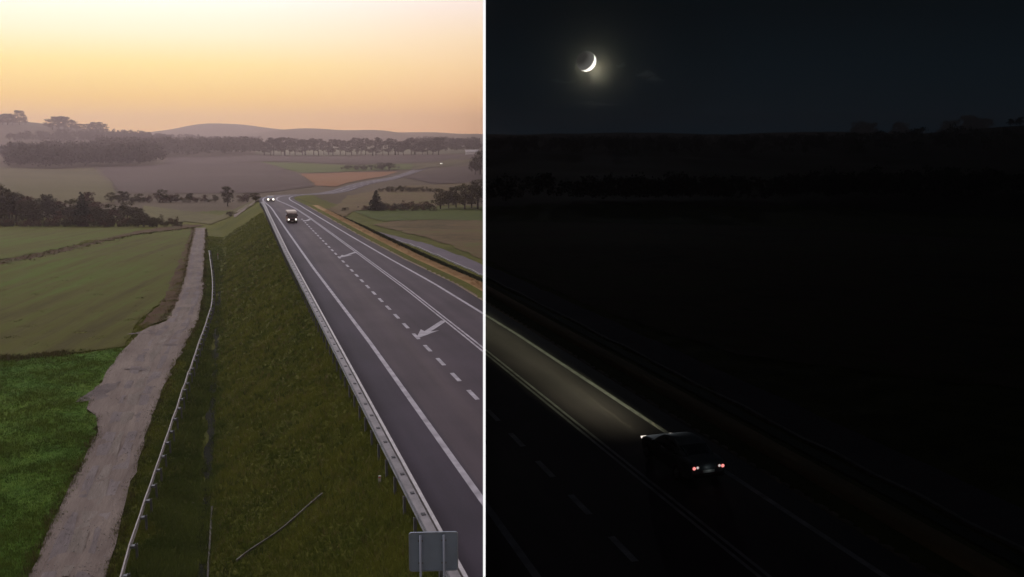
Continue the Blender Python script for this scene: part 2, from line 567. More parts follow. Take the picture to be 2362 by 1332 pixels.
M_BROWN = mat_ground('dry_meadow', [(0.060, 0.049, 0.020), (0.106, 0.072, 0.034), (0.085, 0.089, 0.025)], (.05, .3, 2.0), (.5, .35, .15), bump=.2)
M_HEDGE_SOIL = mat_ground('dry_weeds', [(0.043, 0.026, 0.014), (0.072, 0.042, 0.022), (0.051, 0.061, 0.018)], (.2, 1.2, 5.0), bump=.4)
M_VERGE = mat_ground('dry_verge', [(0.214, 0.134, 0.062), (0.297, 0.188, 0.088), (0.241, 0.168, 0.078)], (.1, .8, 5.0), bump=.2)
M_SLOPE_DARK = mat_ground('damp_slope', [(.016, .024, .012), (.026, .034, .016), (.038, .042, .02)], (.1, .8, 5.0), bump=.35)

MEADOW = plan([(-160, 840), (0, 832), (150, 820), (285, 806), (245, 860), (205, 930), (200, 946), (222, 962), (226, 1000), (135, 1180), (65, 1332), (20, 1440), (-320, 1440)])
CROP = plan([(-160, 648), (0, 610), (150, 578), (300, 545), (443, 528), (425, 600), (385, 690), (320, 742), (286, 802), (150, 818), (0, 830), (-160, 838)])
patch('field', MEADOW, M_MEADOW, .025, .12)
patch('field', CROP, M_CROP, .03, .15)
patch('field', plan([(-160, 525), (0, 524), (330, 524), (325, 535), (150, 571), (0, 600), (-160, 634)]), M_CROP, .03, .2)
patch('field', plan([(330, 476), (600, 462), (585, 474), (520, 506), (430, 512), (330, 520)]), M_STUBBLE, .05, .3)
patch('field', plan([(-160, 386), (120, 392), (215, 388), (262, 425), (262, 470), (-160, 480)]), M_OLIVE, .05, .8)
patch('field', plan([(225, 388), (600, 376), (690, 402), (720, 432), (600, 446), (270, 446), (258, 418)]), M_PLOUGH, .07, .8)
patch('field', plan([(694, 402), (800, 399), (918, 397), (850, 414), (775, 432), (728, 430)]), M_ORANGE, .07, .6)
patch('field', plan([(600, 375), (830, 384), (960, 379), (950, 392), (800, 397), (695, 400)]), M_CROP_FAR, .09, .8)
patch('field', plan([(390, 362), (700, 362), (1104, 358), (1104, 368), (960, 376), (830, 381), (600, 373), (380, 384)]), M_PLOUGH, .11, 1.5)
patch('field', plan([(950, 380), (1104, 362), (1104, 370), (1010, 386), (960, 394)]), M_OLIVE, .1, 1.0)
patch('field', plan([(590, 330), (1104, 335), (1104, 352), (590, 357)]), M_PALE, .2, 3)
patch('field', plan([(930, 408), (1040, 388), (1106, 378), (1106, 420), (1000, 426)]), M_PLOUGH, .08, 1.0)
patch('field', plan([(815, 489), (950, 484), (1230, 474), (1600, 474), (1700, 520), (1230, 512), (1000, 508), (880, 512)]), M_CROP_FAR, .05, .3)
patch('field', plan([(860, 520), (900, 512), (1000, 508), (1230, 513), (1700, 522), (2362, 560), (2362, 900), (1700, 820), (1350, 705), (1112, 600), (980, 548)]), M_BROWN, .03, .3, cells=40)
patch('field', plan([(715, 470), (800, 452), (930, 430), (1104, 420), (1104, 470), (950, 480), (830, 486)]), M_BROWN, .05, .4)
# dry weeds along the field boundary and the track
patch('weed_strip', plan([(-160, 640), (0, 604), (160, 572), (310, 536), (420, 520), (470, 521), (430, 529), (310, 543), (160, 581), (0, 613), (-160, 652)]), M_HEDGE_SOIL, .06, .25)
patch('weed_strip', plan([(444, 530), (452, 530), (428, 640), (412, 690), (388, 738), (330, 760), (318, 752), (372, 700), (408, 620)]), M_HEDGE_SOIL, .06, .15)

# ------------------------------------------------------------------ farm track
M_TRACK = mat_ground('worn_track', [(0.118, 0.091, 0.078), (0.162, 0.130, 0.110), (0.206, 0.168, 0.138)], (.12, 1.0, 7.0), (.35, .4, .25), bump=.25, bdist=.05, stretch=(YAW, .7, 7.0), lo=.38, hi=.62)
TRACK = plan([(20, 1440), (65, 1332), (135, 1180), (226, 1000), (222, 962), (200, 946), (205, 930), (245, 860), (288, 806), (330, 764), (385, 742), (410, 690), (427, 640), (449, 528), (474, 527), (471, 600), (467, 690), (455, 745), (430, 790), (385, 880), (350, 960), (290, 1160), (245, 1332), (215, 1440)])
patch('farm_track', TRACK, M_TRACK, .05, .07, cells=44)
M_RUT = mat_ground('wheel_rut', [(0.100, 0.084, 0.081), (0.142, 0.119, 0.113), (0.195, 0.166, 0.154)], (.2, 1.4, 8.0), (.4, .35, .25), bump=.3, bdist=.04, stretch=(YAW, .5, 4.0))
M_CROWN = mat_ground('gravel_crown', [(0.115, 0.097, 0.080), (0.156, 0.131, 0.111), (0.212, 0.179, 0.155)], (.2, 1.4, 8.0), (.4, .35, .25), bump=.3, bdist=.04, stretch=(YAW, .5, 4.0))
TR_L = catmull([at(*q)[:2] for q in ((20, 1440), (65, 1332), (135, 1180), (226, 1000), (262, 900), (312, 800), (372, 742), (410, 690), (427, 640), (449, 530))], 1.5)
TR_R = catmull([at(*q)[:2] for q in ((215, 1440), (245, 1332), (290, 1160), (350, 960), (385, 880), (430, 790), (455, 745), (467, 690), (471, 600), (474, 529))], 1.5)


def along(P, f):
    d = np.concatenate([[0], np.cumsum(np.hypot(*np.diff(P, axis=0).T))]); d /= d[-1]
    return np.stack([np.interp(f, d, P[:, 0]), np.interp(f, d, P[:, 1])], 1)


def rut(name, fr, hw, mat, off, f0=0.0, f1=.97, seed=0.0):
    f = np.linspace(f0, f1, 150); A_, B_ = along(TR_L, f), along(TR_R, f)
    D = B_ - A_; L_ = np.hypot(D[:, 0], D[:, 1])[:, None]; D = D / L_
    C = A_ + D * L_ * fr
    wv = hw * (1 + .35 * np.sin(f * 61 + seed) + .25 * np.sin(f * 173 + 2 * seed))[:, None]
    poly = np.concatenate([C - D * wv, (C + D * wv)[::-1]])
    co = np.concatenate([C - D * wv, C + D * wv]); z = height(co[:, 0], co[:, 1]) + off + .00045 * np.hypot(co[:, 0], co[:, 1])
    i = np.arange(149); fc = np.stack([i, i + 150, i + 151, i + 1], 1)
    tag(link(name, np_mesh(name, np.column_stack([co, z]), fc, mat, True)), kind='structure')


rut('wheel_rut', .27, .27, M_RUT, .054, seed=.4)
rut('wheel_rut', .72, .27, M_RUT, .054, seed=2.1)
rut('track_crown', .49, .30, M_CROWN, .0565, .02, .9, 4.0)
M_STAIN = mat_ground('damp_dirt', [(0.083, 0.068, 0.065), (0.120, 0.098, 0.091), (0.150, 0.128, 0.116)], (.3, 1.5, 6), bump=.2, bdist=.04)
for (px, py, a, b) in ((318, 854, .9, .16), (235, 905, .8, 1.3), (398, 798, .9, .2), (330, 770, 1.2, .35), (318, 960, .16, .12)):
    c = at(px, py); q = []
    for k in range(14):
        t_ = 2 * math.pi * k / 14; rr = 1 + .25 * math.sin(3 * t_ + px)
        q.append((c[0] + a * rr * math.cos(t_), c[1] + b * 2.2 * rr * math.sin(t_)))
    patch('dirt_patch', q, M_STAIN, .058, .02, cells=6)


patch('farm_track', plan([(538, 498), (546, 490), (572, 472), (596, 462), (601, 463), (578, 477), (552, 496), (541, 504)]), M_TRACK, .05, .1, cells=12)


# ------------------------------------------------------------------ highway
def cl_point(s, w, dz=0.0):
    """a point on the road surface at station s, offset w"""
    x = np.interp(s, CL_S, CL[:, 0]) + w * np.interp(s, CL_S, CL_N[:, 0])
    y = np.interp(s, CL_S, CL[:, 1]) + w * np.interp(s, CL_S, CL_N[:, 1])
    zc = road_z(np.array([s]), base(np.array([x]), np.array([y])))[0]
    return (x, y, zc + dz)


def mat_road(name, lanes=True):
    m, nt, b = principled(name); N, L = nt.nodes, nt.links
    uvn = N.new('ShaderNodeUVMap'); uvn.uv_map = 'UVMap'
    sp = N.new('ShaderNodeSeparateXYZ'); L.new(uvn.outputs[0], sp.inputs[0])
    mp = N.new('ShaderNodeMapping'); mp.inputs['Scale'].default_value = (.06, 1.1, 1)
    L.new(uvn.outputs[0], mp.inputs[0])
    n1 = N.new('ShaderNodeTexNoise'); n1.inputs['Scale'].default_value = 1.0; n1.inputs['Detail'].default_value = 4
    L.new(mp.outputs[0], n1.inputs['Vector'])
    n2 = N.new('ShaderNodeTexNoise'); n2.inputs['Scale'].default_value = 9.0; n2.inputs['Detail'].default_value = 6
    L.new(uvn.outputs[0], n2.inputs['Vector'])
    n3 = N.new('ShaderNodeTexNoise'); n3.inputs['Scale'].default_value = .16; n3.inputs['Detail'].default_value = 3
    L.new(uvn.outputs[0], n3.inputs['Vector'])
    # worn tone across the carriageway: fresh dark shoulder, paler trafficked lanes
    rp = N.new('ShaderNodeValToRGB'); mrx = N.new('ShaderNodeMapRange')
    for i, v in enumerate((-6.0, 9.0, 0.0, 1.0)): mrx.inputs[1 + i].default_value = v
    ofs = N.new('ShaderNodeMath'); ofs.operation = 'MULTIPLY_ADD'; ofs.inputs[1].default_value = .5
    sb = N.new('ShaderNodeMath'); sb.operation = 'SUBTRACT'; sb.inputs[1].default_value = .5
    L.new(n1.outputs[0], sb.inputs[0]); L.new(sb.outputs[0], ofs.inputs[0]); L.new(sp.outputs['Y'], ofs.inputs[2])
    L.new(ofs.outputs[0], mrx.inputs[0]); L.new(mrx.outputs[0], rp.inputs[0])
    stops = [(0, (0.0362, 0.0282, 0.0403)), (.19, (0.0385, 0.0295, 0.0417)), (.215, (0.0602, 0.0455, 0.0530)), (.29, (0.0578, 0.0433, 0.0510)), (.35, (0.0722, 0.0546, 0.0599)), (.415, (0.0568, 0.0425, 0.0516)),
             (.5, (0.0482, 0.0359, 0.0462)), (.66, (0.0482, 0.0359, 0.0462)), (.72, (0.0602, 0.0451, 0.0550)), (.78, (0.0520, 0.0390, 0.0491)), (.85, (0.0617, 0.0468, 0.0560)), (.91, (0.0482, 0.0368, 0.0471)), (1, (0.0458, 0.0347, 0.0442))]
    for i, (p, c) in enumerate(stops):
        e = rp.color_ramp.elements[i] if i < 2 else rp.color_ramp.elements.new(p)
    for i, (p, c) in enumerate(stops):
        rp.color_ramp.elements[i].position = p; rp.color_ramp.elements[i].color = (*c, 1)
    sc = N.new('ShaderNodeMath'); sc.operation = 'MULTIPLY_ADD'; sc.inputs[1].default_value = .35; sc.inputs[2].default_value = .50
    L.new(n2.outputs[0], sc.inputs[0])
    sd = N.new('ShaderNodeMath'); sd.operation = 'MULTIPLY_ADD'; sd.inputs[1].default_value = .65
    L.new(n1.outputs[0], sd.inputs[0]); L.new(sc.outputs[0], sd.inputs[2])
    se = N.new('ShaderNodeMath'); se.operation = 'MULTIPLY_ADD'; se.inputs[1].default_value = .9
    s5 = N.new('ShaderNodeMath'); s5.operation = 'SUBTRACT'; s5.inputs[1].default_value = .5
    L.new(n3.outputs[0], s5.inputs[0]); L.new(s5.outputs[0], se.inputs[0]); L.new(sd.outputs[0], se.inputs[2])
    vm = N.new('ShaderNodeVectorMath'); vm.operation = 'SCALE'
    L.new(rp.outputs[0], vm.inputs[0]); L.new(se.outputs[0], vm.inputs['Scale'])
    L.new(vm.outputs[0], b.inputs['Base Color'])
    b.inputs['Roughness'].default_value = .8; b.inputs['Specular IOR Level'].default_value = .22
    bp = N.new('ShaderNodeBump'); bp.inputs['Strength'].default_value = .15; bp.inputs['Distance'].default_value = .02
    n4 = N.new('ShaderNodeTexNoise'); n4.inputs['Scale'].default_value = 40
    L.new(uvn.outputs[0], n4.inputs['Vector']); L.new(n4.outputs[0], bp.inputs['Height']); L.new(bp.outputs[0], b.inputs['Normal'])
    return m


M_ROAD = mat_road('asphalt')
M_PAINT = mat_plain('road_paint', (.35, .33, .355), .75, noise=.3, scale=1.3, spec=.2)


def strip(name, svals, wl_, wr_, dz, mat, parent=None, n=1, thick=0.0, uvmap=False):
    """ribbon on the road between offsets wl_(s) and wr_(s)"""
    co, f, uvs = [], [], []
    for s in svals:
        a, b = wl_(s), wr_(s)
        for k in range(n + 1):
            w = a + (b - a) * k / n
            co.append(cl_point(s, w, dz)); uvs.append((s, w))
    m_ = n + 1
    for i in range(len(svals) - 1):
        for k in range(n):
            f.append((i * m_ + k, i * m_ + k + 1, (i + 1) * m_ + k + 1, (i + 1) * m_ + k))
    if thick:
        base_n = len(co)
        co += [(x, y, z - thick) for x, y, z in co]; uvs += uvs
        for i in range(len(svals) - 1):
            for k in (0, n):
                a, b = i * m_ + k, (i + 1) * m_ + k
                f.append((a, b, base_n + b, base_n + a) if k == 0 else (b, a, base_n + a, base_n + b))
    me = np_mesh(name, co, f, mat, False)
    if uvmap:
        uvl = me.uv_layers.new(name='UVMap'); li = np.empty(len(me.loops), np.int32); me.loops.foreach_get('vertex_index', li)
        uvl.data.foreach_set('uv', np.array(uvs, np.float32)[li].ravel())
    return link(name, me, parent)


S_ALL = list(np.arange(-60, 420, 3.0)) + list(np.arange(420, 1700, 10.0))
le_f = lambda s: float(np.interp(s, LE_S, LE_W)); re_f = lambda s: float(np.interp(s, RE_S, RE_W))
road = tag(strip('highway', S_ALL, le_f, re_f, 0.0, M_ROAD, n=6, thick=.5, uvmap=True), kind='structure')
LL_S, LL_W = [-80, 60, 100, 147, 197, 240, 2000], [-3.1, -3.2, -3.6, -3.75, -3.85, -3.55, -3.55]
RL_S, RL_W = [-80, 60, 85, 105, 137, 197, 240, 2000], [7.6, 7.5, 6.95, 6.05, 4.9, 3.0, 3.4, 3.4]
DL_S, DL_W = [-80, 60, 82, 114, 173, 205, 240, 2000], [3.85, 3.8, 3.7, 3.1, 1.9, .8, 0, 0]
line = lambda S, W, d: (lambda s: float(np.interp(s, S, W)) + d)
S_LINE = list(np.arange(-40, 400, 4.0)) + list(np.arange(400, 1000, 20.0))
strip('edge_line', S_LINE, line(LL_S, LL_W, -.14), line(LL_S, LL_W, .14), .006, M_PAINT, road)
strip('edge_line', S_LINE, line(RL_S, RL_W, -.13), line(RL_S, RL_W, .13), .006, M_PAINT, road)
# double centre line: opens into a V close by, closes up further on
gap = lambda s: float(np.interp(s, [-80, 20, 24, 30, 110, 180], [.16, .16, .16, .15, .15, .13]))
for sgn in (-1, 1):
    strip('centre_line', S_LINE, (lambda s, k=sgn: float(np.interp(s, DL_S, DL_W)) + k * gap(s) - .075), (lambda s, k=sgn: float(np.interp(s, DL_S, DL_W)) + k * gap(s) + .075), .006, M_PAINT, road)
for k in range(-2, 37):
    u0 = 26 + 3.92 * k
    strip('lane_dash', [u0 - .98, u0, u0 + .98], lambda s: .17, lambda s: .43, .006, M_PAINT, road)


def merge_arrow(tip, tail):
    tx, ty = tip; ax, ay = tail
    d = np.array([ax - tx, ay - ty]); L_ = np.hypot(*d); d /= L_; n_ = np.array([-d[1], d[0]])
    P = lambda a, b: np.array([tx, ty]) + d * a + n_ * b
    head = L_ * .48
    out = [P(0, 0), P(head, .72), P(head * .82, .24), P(L_, .24), P(L_, -.24), P(head * .82, -.24), P(head, -.72)]
    co = [cl_point(s_, w_, .010) for s_, w_ in out]
    me = bpy.data.meshes.new('merge_arrow'); me.from_pydata(co, [], [(0, 1, 2), (0, 2, 5), (0, 5, 6), (2, 3, 4, 5)]); me.materials.append(M_PAINT)
    bm = bmesh.new(); bm.from_mesh(me); bmesh.ops.recalc_face_normals(bm, faces=bm.faces); bm.to_mesh(me); bm.free()
    link('merge_arrow', me, road)


merge_arrow((60.4, .1), (66.3, 3.55)); merge_arrow((108.0, .25), (113.2, 2.95)); merge_arrow((162, .35), (167.5, 1.9))
merge_arrow((13, .1), (19, 3.55))
# gravel shoulder and dry verge on the right
strip('verge', S_ALL[:90], lambda s: re_f(s) + .02, lambda s: re_f(s) + .35, -.02, mat_ground('gravel_edge', [(.15, .11, .085), (.21, .16, .12), (.26, .2, .15)], (.2, 2, 12)), None, 1, .3)['kind'] = 'structure'
strip('verge', S_ALL[:90], lambda s: re_f(s) + .40, lambda s: re_f(s) + 1.35, -.05, M_HEDGE_SOIL if False else M_OLIVE, None, 2, .3)['kind'] = 'structure'
strip('verge', S_ALL[:90], lambda s: re_f(s) + 1.38, lambda s: re_f(s) + 2.75, .03, M_VERGE, None, 2, .3)['kind'] = 'structure'


def bank_strip(name, svals, wl_, wr_, dz, mat, n=4):
    co, f = [], []
    for s in svals:
        a, b = wl_(s), wr_(s)
        for k in range(n + 1):
            x, y, _ = cl_point(s, a + (b - a) * k / n); co.append((x, y))
    co = np.array(co); z = height(co[:, 0], co[:, 1]) + dz
    m_ = n + 1
    for i in range(len(svals) - 1):
        for k in range(n): f.append((i * m_ + k, i * m_ + k + 1, (i + 1) * m_ + k + 1, (i + 1) * m_ + k))
    return tag(link(name, np_mesh(name, np.column_stack([co, z]), f, mat, True)), kind='structure')


bank_strip('embankment', list(np.arange(0, 185, 1.5)), lambda s: re_f(s) + 3.3, lambda s: re_f(s) + 9.4, .05, M_SLOPE_DARK, 8)
# service road at the foot of the right-hand slope, with a kerb
M_SERVICE = mat_ground('service_asphalt', [(.105, .09, .105), (.125, .108, .122), (.145, .125, .14)], (.1, 1.5, 9), bump=.1, bdist=.02)
sr_l = lambda s: float(np.interp(s, [0, 110, 150, 195], [18.9, 18.7, 17.2, 15.4])); sr_r = lambda s: float(np.interp(s, [0, 110, 150, 195], [22.6, 22.2, 20.2, 16.6]))
bank_strip('service_road', list(np.arange(0, 196, 3.0)), lambda s: sr_l(s) + .26, sr_r, .10, M_SERVICE, 4)
M_CONC = mat_plain('concrete', (.24, .225, .215), .9, noise=.25, scale=2.0)


def kerb(name, svals, wf, width, h_, mat):
    rings = []
    for s in svals:
        x0, y0, _ = cl_point(s, wf(s)); x1, y1, _ = cl_point(s, wf(s) + width)
        z = float(height(x0, y0)[0])
        rings.append([(x0, y0, z - .25), (x0, y0, z + h_), (x1, y1, z + h_), (x1, y1, z - .25)])
    mb = MB().loft(rings)
    return mb.build(name, mat)


tag(kerb('kerb', list(np.arange(0, 190, 3.0)), sr_l, .24, .16, M_CONC), kind='structure')

# concrete ditch lining and chute on the left embankment
dw = lambda s: le_f(s) - .45 - 7.6
tag(kerb('ditch_kerb', list(np.arange(24, 46, 2.0)), lambda s: dw(s) + .10 + .03 * math.sin(s * .3), .08, .15, mat_plain('mossy_concrete', (.065, .058, .048), .95, noise=.5, scale=1.2)), 'long concrete kerb edging the dark ditch under the embankment', 'kerb')
M_DITCH = mat_ground('dark_ditch', [(0.004, 0.006, 0.003), (0.008, 0.010, 0.004), (0.013, 0.013, 0.005)], (.3, 1.5, 6), bump=.3)  # near-black tone laid along the ditch bottom
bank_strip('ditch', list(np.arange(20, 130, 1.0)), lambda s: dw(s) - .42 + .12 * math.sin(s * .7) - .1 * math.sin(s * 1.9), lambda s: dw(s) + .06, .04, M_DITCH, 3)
ca, cb = at(742, 1142), at(545, 1296)
cd = (cb - ca); cd[2] = 0; cd /= np.linalg.norm(cd); cn = np.array([-cd[1], cd[0], 0])
rings = []
for k in range(15):
    c = ca + (cb - ca) * k / 14; ring = []
    for o_, hz in ((-.15, -.1), (-.15, .03), (-.09, .04), (-.06, .00), (.05, .00), (.07, .12), (.14, .12), (.14, -.1)):
        p = c + cn * o_; ring.append((p[0], p[1], float(height(p[0], p[1])[0]) + hz))
    rings.append(ring)
tag(MB().loft(rings).build('drain_chute', mat_plain('old_concrete', (.105, .098, .085), .95, noise=.6, scale=1.5)), 'narrow concrete drain chute running down the grass embankment', 'drain')

# ------------------------------------------------------------------ dividing wall, added to keep dusk light off the night side
M_ADDED_WALL = mat_plain('pale_bounce_face', (.55, .50, .48), .9, noise=.05, scale=.5)  # pale so that the added wall bounces dusk light back
M_EDGE_GLOW = mat_emit('glowing_border_line', (1, 1, 1), 1.0)  # emission keeps the added wall's edge white; it is no lamp
ADDED_EDGE_Y, ADDED_EDGE_W = 11.5, 0.0345


def added_wall_sheet(x0, x1, outline, name, mat, parent):
    n = len(outline)
    v = [(x0, y, z) for y, z in outline] + [(x1, y, z) for y, z in outline]
    f = [tuple(range(n)), tuple(range(n, 2 * n))[::-1]] + [(i, n + i, n + (i + 1) % n, (i + 1) % n) for i in range(n)]
    me = bpy.data.meshes.new(name); me.from_pydata(v, [], f); me.materials.append(mat)
    return link(name, me, parent)


wall = tag(empty('added_divider', (0, ADDED_EDGE_Y, -1)), 'thin tall dividing wall, added to keep dusk from night, with a glowing white edge', 'wall')
B0 = -18.0
# seen from the side: solid from far away to the front edge, with a wedge left open from the front edge back to the camera
o_main = [(FAR_END, B0), (FAR_END, WALL_TOP), (REAR_END + 10, WALL_TOP), (REAR_END + 10, B0), (-1.4, B0), (-1.4, 14.9), (ADDED_EDGE_Y + .05, 16.7), (ADDED_EDGE_Y + .05, B0)]  # unseen stretch behind and over the camera is added to block light
o_low = [(-1.35, B0), (-1.35, 12.6), (ADDED_EDGE_Y - .3, 6.4), (ADDED_EDGE_Y - .3, B0)]  # unseen panel below the view, added only to stop light leaking across
for (oo) in (o_main, o_low):
    rel = [(y - ADDED_EDGE_Y, z + 1) for y, z in oo]
    added_wall_sheet(-.013, -.002, rel, 'added_dusk_face', M_ADDED_WALL, wall)
    added_wall_sheet(.002, .013, rel, 'added_night_face', M_BLACK, wall)
zb = float(height(0, ADDED_EDGE_Y)[0])
MB().box(-ADDED_EDGE_W / 2, ADDED_EDGE_W / 2, 0.0, .04, zb + 1 - .3, 17.6).build('added_glowing_edge', M_EDGE_GLOW, wall)


# ------------------------------------------------------------------ guard rails
M_ZINC = mat_plain('galvanised_steel', (.30, .28, .285), .55, .35, noise=.2, scale=3)
M_ZINC_DULL = mat_plain('weathered_steel', (.13, .135, .145), .65, .3, noise=.2, scale=3)
M_ZINC_DECK = mat_plain('dull_deck_plate', (.20, .185, .19), .7, .2, noise=.25, scale=2)
M_DARK = mat_plain('near_black', (.03, .03, .035), .7)  # near-black tone of the blocks spaced along the rail deck
W_BEAM = [(0, -.155), (.045, -.11), (.045, -.055), (0, -.02), (0, .02), (.045, .055), (.045, .11), (0, .155)]


def profile_sweep(path, prof, name, mat, parent, thick=.02):
    """sweep an open profile (lateral, up) along a list of points; lateral is to the right of travel"""
    P = np.array(path); T = np.gradient(P, axis=0); T[:, 2] = 0; T /= np.linalg.norm(T, axis=1)[:, None]
    Nn = np.stack([T[:, 1], -T[:, 0], np.zeros(len(P))], 1)
    full = list(prof) + [(a - thick, b) for a, b in reversed(prof)]
    rings = [[tuple(P[i] + Nn[i] * a + np.array([0, 0, b])) for a, b in full] for i in range(len(P))]
    return MB().loft(rings).build(name, mat, parent)


def post_mesh(h_, dx=.10, dy=.055):
    mb = MB()   # C-section post
    mb.box(-dx / 2, dx / 2, -dy, -dy + .012, -.9, h_).box(-dx / 2, -dx / 2 + .012, -dy + .013, dy, -.9, h_).box(dx / 2 - .012, dx / 2, -dy + .013, dy, -.9, h_)
    me = bpy.data.meshes.new('post'); me.from_pydata(mb.v, [], mb.f); me.materials.append(M_ZINC_DULL); return me


def spacer_mesh(w, mat):
    mb = MB().box(-w / 2, w / 2, -.10, .10, -.05, .06)
    me = bpy.data.meshes.new('spacer'); me.from_pydata(mb.v, [], mb.f); me.materials.append(mat); return me


# highway rail: road-side beam, rear beam and a deck of spacers in between
hr = tag(empty('guard_rail', cl_point(20, -6.0)), 'galvanised double guard rail along the highway shoulder above the grass embankment', 'guard rail', 'roadside guard rails')
off = Vector(hr.location)
path = lambda w, z, s0, s1, st=2.0: [tuple(Vector(cl_point(s, w + le_f(s) + 5.75, z)) - off) for s in np.arange(s0, s1, st)]
profile_sweep(path(-5.70, .62, 14, 214), W_BEAM, 'beam', M_ZINC, hr)
profile_sweep(path(-5.80, .80, 14, 214), [(0, 0), (.10, .02), (.10, .045), (0, .03)], 'top_rail', M_ZINC, hr)
profile_sweep(path(-6.20, .66, 14, 214), [(0, -.10), (.05, -.06), (.05, .06), (0, .10)], 'rear_beam', M_ZINC_DULL, hr)
profile_sweep(path(-5.85, .715, 14, 214), [(0, 0), (0, .02)], 'deck_plate', M_ZINC_DECK, hr, .33)
pm = post_mesh(.66); sm = spacer_mesh(.15, M_DARK)
for s in np.arange(15, 214, 2.0):
    x, y, z = cl_point(s, -6.30 + le_f(s) + 5.75, 0)
    gz = float(height(x, y)[0])
    rz = math.atan2(np.interp(s, CL_S, _t[:, 1]), np.interp(s, CL_S, _t[:, 0])) - math.pi / 2
    p = link('post', pm, hr); p.location = Vector((x, y, z)) - off; p.rotation_euler = (0, 0, rz)
    q = link('dark_block', sm, hr); x2, y2, z2 = cl_point(s, -6.00 + le_f(s) + 5.75, .70); q.location = Vector((x2, y2, z2)) - off; q.rotation_euler = (0, 0, rz)

# lower rail between the farm track and the ditch
lp = catmull([at(px, py, .72)[:2] for px, py in ((262, 1400), (280, 1325), (322, 1190), (370, 1050), (408, 940), (445, 830), (475, 745), (488, 700), (490, 650), (487, 615), (482, 578))], 2.0)
lz = height(lp[:, 0], lp[:, 1])
lr_ = tag(empty('guard_rail', (lp[0, 0], lp[0, 1], lz[0])), 'curved single-beam guard rail between the farm track and the ditch', 'guard rail', 'roadside guard rails')
lo_ = np.array([lp[0, 0], lp[0, 1], lz[0]])
pts3 = np.column_stack([lp, lz]) - lo_
# beam faces the track: sweep direction reversed so that lateral points left
profile_sweep([tuple(p + np.array([0, 0, .60])) for p in pts3[::-1]], W_BEAM, 'beam', M_ZINC, lr_)
pm2 = post_mesh(.72); sm2 = spacer_mesh(.20, M_ZINC_DULL)
T_ = np.gradient(lp, axis=0); T_ /= np.linalg.norm(T_, axis=1)[:, None]
for i in range(0, len(lp)):
    nrm = np.array([T_[i, 1], -T_[i, 0], 0])
    rz = math.atan2(T_[i, 1], T_[i, 0]) - math.pi / 2
    p = link('post', pm2, lr_); p.location = tuple(pts3[i] + nrm * .27); p.rotation_euler = (0, 0, rz)
    q = link('spacer', sm2, lr_); q.location = tuple(pts3[i] + nrm * .13 + np.array([0, 0, .60])); q.rotation_euler = (0, 0, rz)

# ------------------------------------------------------------------ road sign seen from behind, marker posts
M_SIGN = mat_plain('sign_back', (.17, .22, .29), .6, .1, noise=.12, scale=1.5)
M_POST = mat_plain('sign_post', (.24, .27, .32), .5, .4)
sd = pixel_dir(1000, 1272); ty = 22.5 / sd.y
sx, sy_, sz = sd.x * ty, sd.y * ty, CAM_H + sd.z * ty
gz = float(height(sx, sy_)[0])
sg = tag(empty('road_sign', (sx, sy_, gz), R(3)), 'blue-grey back of a road sign on two posts beside the highway guard rail', 'sign')
hz = sz - gz
sw_, sh_ = 1.33, 1.12
prof = []
for cx, cz, a0 in ((sw_ / 2 - .08, sh_ / 2 - .08, 0), (-sw_ / 2 + .08, sh_ / 2 - .08, 90), (-sw_ / 2 + .08, -sh_ / 2 + .08, 180), (sw_ / 2 - .08, -sh_ / 2 + .08, 270)):
    for k in range(5): prof.append((cx + .08 * math.cos(R(a0 + 22.5 * k)), hz + cz + .08 * math.sin(R(a0 + 22.5 * k))))
MB().prism(prof, 'y', -.012, .012).build('board', M_SIGN, sg)
rim_o = prof; rim = MB()
n_ = len(prof); inner = [(a * .965, hz + (b - hz) * .965) for a, b in prof]
for y0, y1 in ((-.035, -.013),):
    vv = [(a, y0, b) for a, b in rim_o] + [(a, y0, b) for a, b in inner] + [(a, y1, b) for a, b in rim_o] + [(a, y1, b) for a, b in inner]
    ff = []
    for i in range(n_):
        k = (i + 1) % n_
        ff += [(i, k, n_ + k, n_ + i), (2 * n_ + i, 3 * n_ + i, 3 * n_ + k, 2 * n_ + k), (i, 2 * n_ + i, 2 * n_ + k, k), (n_ + i, n_ + k, 3 * n_ + k, 3 * n_ + i)]
    rim.add(vv, ff)
rim.build('rim', M_POST, sg)
for px_ in (-.35, .28):
    MB().tube((px_, -.07, -.6), (px_, -.07, hz + sh_ / 2 - .07), .034, .034, 12).build('post', M_POST, sg, True)
    for zz in (-.32, .32):
        MB().box(px_ - .07, px_ + .07, -.036, -.0355 + .004, hz + zz - .025, hz + zz + .025).build('clamp', M_ZINC_DULL, sg)

M_WHITE = mat_plain('white_plastic', (.42, .40, .36), .6)
M_RED = mat_plain('red_reflector', (.5, .05, .03), .4)


def marker(px, py, h_, label):
    p = at(px, py); o = tag(empty('marker_post', tuple(p)), label, 'post')
    MB().prism([(-.06, -.03), (.06, -.03), (.05, .04), (-.05, .04)], 'z', -.3, h_).build('shaft', M_WHITE, o)
    MB().box(-.045, .045, -.041, -.034, h_ * .72, h_ * .86).build('reflector', M_RED, o)


marker(503, 602, 1.25, 'small pale marker post in the grass above the curved guard rail')
marker(876, 1114, .30, 'small white litter in the grass beside the highway guard rail')  # pale litter, built with the marker post's shape

# ------------------------------------------------------------------ grass blades (stuff)
M_BLADE = mat_blade('grass_blade')


